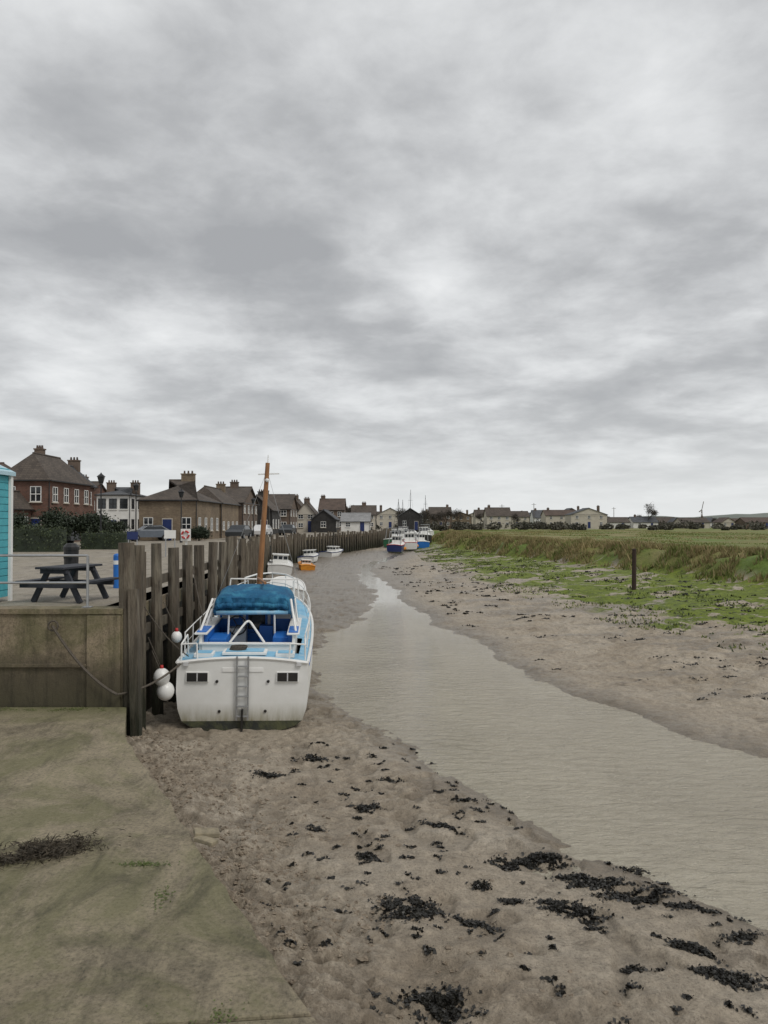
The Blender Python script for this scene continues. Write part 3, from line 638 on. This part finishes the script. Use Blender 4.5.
smallboat('fishing_boat',3.9,112,-4.2,-2,10,2.4,1.2,['antifoul','white','whitepaint','red'],1.4,5.2,-1,True)
smallboat('fishing_boat',6.2,118,-4.2,4,9,2.2,1.2,['green','blue','whitepaint','white'],1.2,4.6,2,True)
smallboat('fishing_boat',1.2,121,-4.2,-12,11,2.8,1.5,['antifoul','green','whitepaint','white'],1.6,6.8,1,True)
smallboat('fishing_boat',3.4,135,-4.2,0,10,3.0,1.6,['antifoul','navy','whitepaint','white'],1.6,7,1,True)
smallboat('fishing_boat',7.4,133,-3.8,0,9,2.6,1.6,['antifoul','tarblack','whitepaint','white'],1.4,5,-1,True)
smallboat('sailing_yacht',5.4,150,-3.6,0,10,3.0,1.6,['navy','white','whitepaint','white'],.5,9,1,False)
smallboat('sailing_yacht',9.4,160,-3.4,0,10,3.0,1.6,['navy','white','whitepaint','white'],.5,8,-1,False)

# ------------------------------------------------------------------ buildings
def house(name,x0,x1,y0,y1,eave,ridge,axis='x',wall='redbrick',roof='tile',hip=0.0,wins=(3,2),side=(2,2),chim=((.2,.5),),zb=QZ,door=True,frame='whitepaint',wscale=1.0,cw=.5):
    p=empty(name); ze=zb+eave; zr=zb+ridge; mb=MB(); mb.box(x0,x1,y0,y1,zb-.5,ze,0)
    ov=.25; xm=(x0+x1)/2; ym=(y0+y1)/2
    if axis=='x':
        h=hip*(y1-y0)/2
        if not h: mb.add([(x0,y0,ze),(x0,y1,ze),(x0,ym,zr-.1),(x1,y0,ze),(x1,y1,ze),(x1,ym,zr-.1)],[(0,1,2),(3,5,4)],0)
    else:
        h=hip*(x1-x0)/2
        if not h: mb.add([(x0,y0,ze),(x1,y0,ze),(xm,y0,zr-.1),(x0,y1,ze),(x1,y1,ze),(xm,y1,zr-.1)],[(0,1,2),(3,5,4)],0)
    mb.obj('walls',[wall],p)
    mb=MB(); a=(x0-ov,y0-ov,ze-.08);b=(x1+ov,y0-ov,ze-.08);c=(x1+ov,y1+ov,ze-.08);d=(x0-ov,y1+ov,ze-.08)
    if axis=='x':
        e=(x0-(ov if not h else 0)+h,ym,zr); f=(x1+(ov if not h else 0)-h,ym,zr)
        mb.add([a,b,c,d,e,f],[(0,1,5,4),(2,3,4,5)]+([(1,2,5),(3,0,4)] if h else []))
    else:
        e=(xm,y0-(ov if not h else 0)+h,zr); f=(xm,y1+(ov if not h else 0)-h,zr)
        mb.add([a,b,c,d,e,f],[(1,2,5,4),(3,0,4,5)]+([(0,1,4),(2,3,5)] if h else []))
    o=mb.obj('roof',[roof],p); s_=o.modifiers.new('Solidify','SOLIDIFY'); s_.thickness=.12; s_.offset=-1
    mb=MB(); mb.tube([e,f],.09,5); mb.beam((x0-ov,y0-ov-.02,ze-.1),(x1+ov,y0-ov-.02,ze-.1),.07,.08,1)
    mb.beam((x1+ov+.02,y0-ov,ze-.1),(x1+ov+.02,y1+ov,ze-.1),.07,.08,1)
    mb.cyl((x1+.06,y0-.06,zb),(x1+.06,y0-.06,ze-.1),.04,.04,6,1)
    mb.obj('ridge_and_gutters',[roof,'black'],p)
    mb=MB()
    for (tx,ty_) in chim:
        cx=x0+(x1-x0)*tx; cy=y0+(y1-y0)*ty_; mb.box(cx-cw,cx+cw,cy-.3,cy+.3,ze,zr+.55,0); mb.box(cx-cw-.06,cx+cw+.06,cy-.36,cy+.36,zr+.55,zr+.66,0)
        for k in(-.6,0,.6): mb.cyl((cx+k*cw,cy,zr+.66),(cx+k*cw,cy,zr+.95),.11,.08,8,1)
    if chim: mb.obj('chimneys',['brownbrick' if wall in('redbrick','render','cream') else wall,'tile2'],p)
    mb=MB()
    def win(u,z,w,h,face):
        T=.03
        def bx(u0,u1,z0,z1,d0,d1,mi):
            if face=='s': mb.box(u0,u1,y0-d1,y0-d0,z0,z1,mi)
            else: mb.box(x1+d0,x1+d1,u0,u1,z0,z1,mi)
        bx(u-w/2,u+w/2,z,z+h,.004,.02,1)
        for uu in(u-w/2,u+w/2,u): bx(uu-T,uu+T,z,z+h,.021,.06,0)
        for zz in(z,z+h/2,z+h): bx(u-w/2-T,u+w/2+T,zz-T,zz+T,.022,.065,0)
        bx(u-w/2-.1,u+w/2+.1,z-.12,z-T,.004,.12,2)
        bx(u-w/2-.1,u+w/2+.1,z+h+T,z+h+.15,.004,.02,4)
    nst=wins[1]; sh=(eave-.2)/max(nst,1)
    for j in range(nst):
        for i in range(wins[0]):
            u=x0+(x1-x0)*(i+.5)/wins[0]
            if door and j==0 and i==wins[0]//2:
                mb.box(u-.5,u+.5,y0-.06,y0-.004,zb,zb+2.1,2); mb.box(u-.42,u+.42,y0-.09,y0-.061,zb,zb+2.0,3); continue
            win(u,zb+.9+j*sh,.85*wscale,min(1.25,sh*.48),'s')
    for j in range(side[1]):
        for i in range(side[0]): win(y0+(y1-y0)*(i+.5)/side[0],zb+.9+j*sh,.85*wscale,min(1.25,sh*.48),'e')
    mb.obj('windows_and_door',[frame,'glass','cream' if wall!='render' else 'whitepaint','navy',wall],p)
    return p
house('brick_house',-31.4,-27.2,60,68.5,5.2,7.5,'y','redbrick','tile',hip=.8,wins=(2,2),side=(4,2),chim=((.3,.55),),cw=.35)
house('brick_house',-38,-31.6,60.5,69,4.7,6.9,'x','redbrick','tile2',hip=.4,wins=(2,2),side=(3,2),chim=())
house('brick_house',-32.2,-29.0,68.8,74,5.3,7.2,'y','redbrick','slate',hip=.6,wins=(1,2),side=(2,2),chim=((.5,.8),))
house('brick_house',-30.6,-28.6,55.8,59.9,2.8,4.2,'y','redbrick','tile',hip=0,wins=(1,1),side=(2,1),chim=(),door=False)
house('white_house',-34.2,-30.3,88,95,5.1,6.0,'x','render','slate',hip=.9,wins=(3,2),side=(3,2),chim=((.12,.5),(.88,.5)),frame='black')
house('brick_house',-41,-37,92,100,5.0,7.0,'x','redbrick','tile',wins=(3,2),chim=((.5,.5),))
house('stock_brick_house',-23.2,-17.8,70,80,3.9,6.0,'x','stockbrick','tile',hip=.8,wins=(3,1),side=(4,1),chim=((.62,.5),),cw=.65)
house('stock_brick_house',-21.6,-17.7,80.3,90,3.9,5.7,'y','stockbrick','tile',hip=.3,wins=(2,2),side=(4,1),chim=((.5,.9),))
house('stock_brick_house',-21.4,-17.3,90.3,101,4.2,6.3,'x','brownbrick','tile',wins=(2,2),side=(4,2),chim=((.5,.5),))
house('weatherboard_cottage',-20.0,-15.8,104,112,3.5,5.6,'y','tarblack','tile',wins=(2,1),side=(3,1),chim=((.5,.5),))
house('brick_house',-20.5,-14.8,116,126,3.9,6.3,'x','brownbrick','tile',wins=(3,2),side=(3,2),chim=((.2,.5),))
house('white_cottage',-15.6,-12.2,131,139,3.2,5.4,'y','cream','tile',wins=(2,2),side=(3,2),chim=((.5,.3),))
house('boat_shed',-12.6,-8.4,128,140,2.3,4.0,'y','tarblack','slate',wins=(1,1),side=(3,1),chim=(),door=False)
house('boat_shed',-8.5,-2.9,146,158,2.0,3.7,'x','render','lslate',wins=(2,1),side=(3,1),chim=(),door=True)
house('brick_house',-20.2,-16.2,150,160,4.2,6.7,'y','brownbrick','tile',wins=(2,2),side=(3,2),chim=((.5,.3),))
house('brick_house',-14.5,-9,165,174,4.6,7.2,'x','brownbrick','tile2',wins=(3,2),side=(2,2),chim=((.1,.5),))
house('white_cottage',-7.5,-2,172,180,3.6,5.8,'x','cream','tile',wins=(3,2),side=(2,2),chim=((.5,.5),))
house('boat_shed',3.5,9,175,187,3.4,5.2,'y','tarblack','slate',wins=(2,1),side=(2,1),chim=())
rn=random.Random(11)
walls=['brownbrick','render','stockbrick','cream','brownbrick','stockbrick','brownbrick']; roofs=['tile','tile2','slate','tile','tile']
for k in range(30):
    d=rn.uniform(220,380); px=-215+k*14.5+rn.uniform(-4,4)
    x=px/740*d; wd=rn.uniform(7,12)
    house('terraced_house',x-wd/2,x+wd/2,d,d+8,rn.uniform(3.6,4.6),rn.uniform(6.0,7.3),rn.choice('xxy'),rn.choice(walls),rn.choice(roofs),wins=(3,2),side=(1,2),chim=((.15,.5),) if rn.random()<.6 else ((.85,.5),),cw=.4)
for px in(205,216,232,248,262,284,296,312,326,345,358,376,395):
    d=rn.uniform(260,330); x=px/740*d; wd=rn.uniform(5,11)
    house('distant_bungalow',x-wd/2,x+wd/2,d,d+8,2.3,3.9+rn.random()*.6,'x' if rn.random()<.8 else 'y',rn.choice(['render','brownbrick','cream','render']),rn.choice(['tile','slate','tile2','tile']),wins=(2,1),side=(1,1),chim=((.2,.5),) if rn.random()<.3 else (),zb=-2.0,cw=.35)
house('black_barn',70,84,292,304,2.4,5.6,'x','tarblack','tile',hip=.6,wins=(4,1),side=(1,1),chim=(),zb=-2.0)
house('white_shed',88,104,300,312,2.8,4.1,'x','render','slate',wins=(5,1),side=(1,1),chim=(),zb=-2.0)

def hedge(name,x0,x1,y0,y1,z0,h,mt,dens=90,ls=.11):
    p=empty(name); n=int((x1-x0)*h*dens*3)
    x=rng.uniform(x0,x1,n); y=rng.uniform(y0-.08,y1,n); z=z0+rng.uniform(0,1,n)**.7*h*(1+.06*np.sin(x*2.1)+.05*np.sin(x*5.3)); 
    quadcloud('leaves',np.stack([x,y,z],1),rng.uniform(.6,1.3,n)*ls,rng.uniform(.6,1.3,n)*ls,[mt],parent=p)
    mb=MB(); mb.box(x0+.1,x1-.1,y0+.15,y1-.1,z0,z0+h*.9); mb.obj('dark_inner_box',['holly'],p)  # solid dark box added behind the leaves as the hedge's shaded inside
hedge('hedge',-21.8,-18.3,42,43,QZ,1.45,'hedge'); hedge('hedge',-19.0,-16.0,46,47,QZ,1.1,'hedge'); hedge('hedge',-30,-22.2,43,44,QZ,1.5,'hedge')
def shrub(name,c,r,n,mt,ls=.14,sq=(1,1,1)):
    p=empty(name); cl=rng.normal(size=(22,3)); cl/=np.linalg.norm(cl,axis=1)[:,None]; cl=cl*rng.uniform(.35,.85,(22,1))
    k=rng.integers(0,22,n); off=rng.normal(size=(n,3))*.22
    P_=(cl[k]+off)*r*np.array(sq)+np.array(c)
    quadcloud('foliage',P_,rng.uniform(.6,1.4,n)*ls,rng.uniform(.6,1.4,n)*ls,[mt],parent=p)
    mb=MB(); b=(c[0],c[1],QZ-.3)
    mb.cyl(b,c,.12*r,.06*r,7)
    for q in cl[:12]: mb.cyl((c[0],c[1],c[2]-r*.3),tuple(np.array(c)+q*r*.8*np.array(sq)),.05*r,.015*r,5)
    mb.obj('stems',['bark'],p)
for c,r,s_ in(((-23.0,52,-.1),1.2,(1.2,1,.8)),((-21.0,53,-.1),1.3,(1.2,1,.8)),((-25.5,51,-.2),1.1,(1.2,1,.9)),((-17.0,68,-.9),.8,(1.2,1,.7)),((-24.5,66,-.5),1.1,(1.5,1,.7))):
    shrub('evergreen_shrub',c,r,4500,'holly',.13,s_)
def baretree(x,y,z0,h,seed):
    r_=random.Random(seed); p=empty('bare_tree'); mb=MB(); tips=[]
    def br(a,d,l,r0,dep):
        b=a+d*l; mb.cyl(a,b,r0,r0*.65,5,0,False)
        if dep==0: tips.append(b); return
        for k in range(r_.choice((3,3,4))):
            nd=(d+Vector((r_.uniform(-1,1),r_.uniform(-1,1),r_.uniform(-.3,.7)))*.75).normalized(); br(a+d*l*r_.uniform(.6,1),nd,l*r_.uniform(.6,.8),r0*.6,dep-1)
    br(Vector((x,y,z0)),Vector((0,0,1)),h*.27,h*.016,4); mb.obj('trunk_and_limbs',['bark'],p)
    t=np.array([tuple(v) for v in tips]); t=np.repeat(t,9,0)+rng.normal(size=(len(t)*9,3))*h*.04
    quadcloud('twigs',t,np.full(len(t),h*.008),np.full(len(t),h*.09),['bark'],parent=p)
for i,(px,d,h) in enumerate(((264,280,11.5),(256,290,8),(75,215,8),(62,200,8),(-18,190,8),(-30,180,8),(52,210,7),(-60,170,8),(160,300,6),(222,320,8),(-45,205,9),(330,300,6),(20,200,8),(-75,165,8),(40,230,9),(100,250,8),(130,260,8),(180,280,7))):
    baretree(px/740*d,d,-2,h,i)
pts=[]
for k in range(620):
    px=rn.uniform(-260,540); d=rn.uniform(200,500) if px>60 else rn.uniform(170,420); hh=rn.uniform(1.2,3.6)*(d/330)*(1 if rn.random()<.75 else 1.5)*(1 if px<190 else .75); c=np.array([px/740*d,d,-2+hh*.45]); 
    n=150; o_=rng.normal(size=(n,3)); o_/=np.linalg.norm(o_,axis=1)[:,None]; o_*=rng.uniform(.3,1,(n,1))**.5
    pts.append(c+o_*np.array([hh*1.2,hh,hh*.62]))
pts=np.concatenate(pts); nn=len(pts)
quadcloud('distant_trees',pts,rng.uniform(.3,.9,nn),rng.uniform(.3,.9,nn),['dtree'])
mb=MB(); 
for (d,hm,sd) in((900,9,3),(1500,24,5)):
    rows=[]
    xsx=np.linspace(-1600,1800,120)
    prof=-3+hm*fbm(xsx*.004,xsx*0,4,sd)*1.6
    rows.append([(x,d-120,-4) for x in xsx]); rows.append([(x,d,float(z)) for x,z in zip(xsx,prof)]); rows.append([(x,d+260,-4) for x in xsx]); mb.loft(rows)
M['hill']=mat('hill_fields',(.20,.22,.19),(.14,.16,.14),.95,.006); mb.obj('hills',['hill'],smooth=True)
mb=MB(); cx,cy=318/740*310,310
for dx in(-.4,.4): mb.beam((cx+dx,cy,-2),(cx+dx*.4,cy,5.5),.16,.16)
for i in range(6): z=-2+i*1.2; mb.beam((cx-.4+.04*i,cy,z),(cx+.4-.04*i,cy,z+1.1),.12,.12)
mb.beam((cx,cy,5.5),(cx+.8,cy,9.0),.2,.2); mb.beam((cx,cy,5.5),(cx-1.2,cy,4.6),.2,.3); mb.box(cx-.8,cx+.8,cy-.8,cy+.8,-2,.2)
mb.obj('crane',['timber'])
for (px,d,h_) in((150,260,9),(230,280,8),(-95,150,8),(118,240,8)):
    x=px/740*d; mb=MB(); mb.cyl((x,d,-2),(x,d,-2+h_),.13,.09,6); mb.beam((x-.8,d,-2+h_-.5),(x+.8,d,-2+h_-.5),.1,.1); mb.obj('utility_pole',['timber'])
def car(x,y,rot,paint):
    p=empty('parked_car'); p.location=(x,y,QZ); p.rotation_euler=(0,0,R(rot)); mb=MB()
    prof=[(-2.05,.35),(-2.1,.75),(-1.75,.92),(-.95,1.0),(-.35,1.42),(1.0,1.45),(1.75,1.0),(2.05,.9),(2.1,.35)]
    rows=[]
    for yy,k in((-.82,.96),(-.86,1),(.86,1),(.82,.96)): rows.append([(a,yy*(1 if b<1.05 else .82),.35+(b-.35)*k) for a,b in prof])
    mb.loft(rows,0); mb.add(rows[0],[tuple(range(9))],0); mb.add(rows[3],[tuple(range(8,-1,-1))],0)
    for sg in(-1,1): mb.add([(-.8,sg*.80,1.02),(1.5,sg*.80,1.02),(.95,sg*.735,1.36),(-.3,sg*.735,1.36)],[(0,1,2,3)],1)
    mb.obj('body',[paint,'glass'],p)
    mb=MB()
    for a in(-1.3,1.3):
        for sg in(-1,1): mb.cyl((a,sg*.66,.32),(a,sg*.885,.32),.32,.32,14,0); mb.cyl((a,sg*.885,.32),(a,sg*.895,.32),.19,.19,10,1)
    mb.obj('wheels',['rubber','steel'],p)
car(-21.6,68,30,'carblue'); car(-14.9,76,86,'carred'); car(-14.2,86,88,'carwhite'); car(-12.9,99,88,'carred'); car(-25,55,0,'carred')

# ------------------------------------------------------------------ marsh vegetation & shore details
n=170000; y=rng.uniform(18,150,n); x=I(y,BB)+rng.uniform(-2.5,8,n)
cl=fbm(x*.6,y*.6,3,51); c2=fbm(x*1.1,y*1.1,2,57); bn=(fbm(x*.28,y*.28,3,31)-.5)*3.4; t=(x-I(y,BB)+bn); keep=(cl>.38)&(c2>.36)&(t>.4+rng.normal(0,.3,n)); x=x[keep];y=y[keep];t=t[keep];c2=c2[keep]; z=terr(x,y)
hgt=(rng.uniform(.18,.55,len(x)))*np.where(t<4.5,1,.6)*(.5+c2); 
quadcloud('reed_grass',np.stack([x,y,z-.03],1),rng.uniform(.05,.14,len(x)),hgt,['reed','mgrass'],mi=((rng.random(len(x))<.12)|((fbm(x*.3,y*.3,2,77)>.58)&(rng.random(len(x))<.6))).astype(int),up=True)
n=60000; y=rng.uniform(30,200,n); x=I(y,BB)+7+rng.uniform(0,60,n); cl=fbm(x*.15,y*.15,3,71); k=cl>.45; x=x[k];y=y[k]
quadcloud('field_grass',np.stack([x,y,terr(x,y)-.03],1),rng.uniform(.08,.2,len(x)),rng.uniform(.06,.2,len(x)),['mgrass','reed'],mi=(fbm(x*.1,y*.1,3,81)>.52).astype(int),up=True)
# low tufts of green glasswort and weed on the upper mud
n=26000; y=rng.uniform(22,110,n); x=I(y,[(24,10.0),(42,6.8),(76,4.0),(110,4.3)])+rng.uniform(0,1,n)*(I(y,BB)-I(y,[(24,10.0),(42,6.8),(76,4.0),(110,4.3)])); k=(fbm(x*.5,y*.35,4,121)>.53); x=x[k];y=y[k]
quadcloud('mud_weed_tufts',np.stack([x,y,terr(x,y)],1),rng.uniform(.05,.13,len(x)),rng.uniform(.04,.13,len(x)),['mgrass','hedge'],mi=(rng.random(len(x))<.35).astype(int),up=True)
mb=MB(); gz=float(terr(np.array([13.8]),np.array([40.9]))[0]); mb.cyl((13.8,40.9,gz-.3),(13.83,40.9,gz+2.2),.13,.12,8,0); mb.cyl((13.83,40.9,gz+2.2),(13.83,40.9,gz+2.25),.14,.08,8,0)
M['postwood']=mat('post_wood',(.05,.03,.022),(.03,.02,.015),.9,4); mb.obj('marker_post',['postwood'])
C=[];S1=[]
def patch(x,y,rx,ry,n,ang=0):
    k=rng.normal(size=(n,2))*.42; m_=fbm(k[:,0]*3+x*7,k[:,1]*3+y*5,3,61)>.42; k=k[m_]
    ca,sa=math.cos(ang),math.sin(ang); px=x+k[:,0]*rx*ca-k[:,1]*ry*sa; py=y+k[:,0]*rx*sa+k[:,1]*ry*ca
    C.append(np.stack([px,py,terr(px,py)+rng.uniform(.0,.022,len(px))],1)); S1.append(rng.uniform(.016,.05,len(px)))
for a in[(.28,7.9,.30,.28,4500),(.44,6.36,.26,.24,3600),(1.7,9.2,.38,.15,2400),(2.05,9.25,.25,.12,1400),(2.0,7.94,.36,.16,2400),(2.85,8.35,.5,.14,2800),(2.5,8.6,.35,.12,1600),(2.97,7.19,.22,.11,1400),(3.1,6.79,.30,.13,1700),
  (-.28,10.8,.25,.16,1100),(-1.3,13,.33,.14,900),(-.17,9.06,.15,.1,700),(.94,7.64,.25,.13,1100),(.77,10.15,.3,.08,800),(-1.85,12,.3,.15,600),(1.39,8.15,.13,.07,400),(3.6,7.5,.25,.09,700),(1.1,8.5,.12,.08,360),(3.16,9.1,.3,.12,700),(1.2,11.2,.2,.06,300),(-.9,9.9,.15,.08,300),(2.3,6.9,.12,.07,300),(3.9,6.9,.2,.08,400),(3.3,8.0,.3,.08,700),(.1,11.9,.2,.07,300),(2.25,8.75,.3,.08,600)]: patch(*a,ang=random.uniform(-.5,.3))
for i in range(330):
    y=rng.uniform(5.5,14); x=rng.uniform(-1.5,4.6); 
    if x>float(I(y,LE))-.1 or x<SE(y)+.2: continue
    patch(x,y,rng.uniform(.03,.10),rng.uniform(.02,.05),int(rng.uniform(10,60)))
for i in range(1300):
    y=14+rng.uniform(0,1)**1.5*60; r0=float(I(y,RE)); b0=float(I(y,BB)); u=rng.uniform(0,1); x=r0+1+(b0-r0-1)*u
    if fbm(np.array([x*.35]),np.array([y*.5]),2,66)[0]<.49: continue
    patch(x,y,rng.uniform(.08,.4),rng.uniform(.05,.14),int(rng.uniform(6,34)))
C_=np.concatenate(C); S_=np.concatenate(S1); S_=S_*np.clip(C_[:,1]/11,1,3.5)
quadcloud('seaweed',C_,S_,S_*.8,['seaweed'],flat=.6)
k=rng.normal(size=(2600,2)); px=-3.5+k[:,0]*.26+k[:,1]*.04; py=7.4+k[:,1]*.13-k[:,0]*-.06
kk=fbm(px*5,py*5,2,19)>.4; px=px[kk];py=py[kk]; nq=len(px)
quadcloud('dried_seaweed',np.stack([px,py,SZ+.01+rng.uniform(0,.07,nq)],1),rng.uniform(.03,.13,nq),rng.uniform(.006,.016,nq),['drift'],flat=.5)
C=[];
for (cx,cy,a,b,nn_) in((-1.30,5.0,.16,.06,350),(-2.35,7.2,.13,.03,260),(-1.95,6.6,.05,.12,120),(-5.5,13.15,1.6,.08,2500)):
    k=rng.normal(size=(nn_,2)); px=cx+k[:,0]*a; py=np.minimum(cy+k[:,1]*b,13.3); kk=(px<SE(py)-.02)&(fbm(px*6,py*6,2,91)>.45); px=px[kk];py=py[kk]; C.append(np.stack([px,py,SZ+rng.uniform(.001,.008,len(px))],1))
C=np.concatenate(C); M['slime']=mat('green_weed',(.10,.13,.03),(.06,.08,.02),.6,8); quadcloud('green_weed',C,rng.uniform(.01,.03,len(C)),rng.uniform(.008,.02,len(C)),['slime'],flat=.85)
mb=MB()
mb.X=Matrix.Translation((-1.87,7.85,SZ+.05))@Matrix.Rotation(R(20),4,'Z')@Matrix.Rotation(R(8),4,'Y'); mb.box(-.13,.13,-.08,.08,-.045,.01); mb.X=Matrix.Translation((-1.83,7.68,SZ+.01))@Matrix.Rotation(R(-30),4,'Z'); mb.box(-.14,.12,-.05,.05,-.01,.035)
M['drifwood']=mat('driftwood_block',(.33,.28,.19),(.15,.13,.09),.9,10); mb.obj('driftwood',['drifwood'],bevel=.01)
M['clod']=mat('mud_clod',(.30,.245,.18),(.13,.10,.07),.65,14,.01,50)
mb=MB(); 
for i in range(3600):
    y=rng.uniform(5.2,14.3); dd=abs(rng.normal())*1.2+.05; x=SE(y)+dd
    if x>float(I(y,LE))-.3: continue
    if fbm(np.array([x*1.5]),np.array([y*1.5]),2,29)[0]<.44: continue
    r_=rng.uniform(.008,.026)*(1.6 if rng.random()<.12 else 1); z=float(terr(np.array([x]),np.array([y]))[0])
    n_=5; vs=[];fs=[]
    for j in range(3):
        ph=math.pi*(j+.4)/3
        for q_ in range(n_): t=2*math.pi*q_/n_+j*.5; rr=r_*rng.uniform(.55,1.5); vs.append((x+rr*math.sin(ph)*math.cos(t)*1.3,y+rr*math.sin(ph)*math.sin(t),z+rr*math.cos(ph)*.6))
    for j in range(2):
        for q_ in range(n_): fs.append((j*n_+q_,(j+1)*n_+q_,(j+1)*n_+(q_+1)%n_,j*n_+(q_+1)%n_))
    fs.append(tuple(range(n_))); mb.add(vs,fs,0)
mb.obj('mud_clods',['clod'])
print('done')
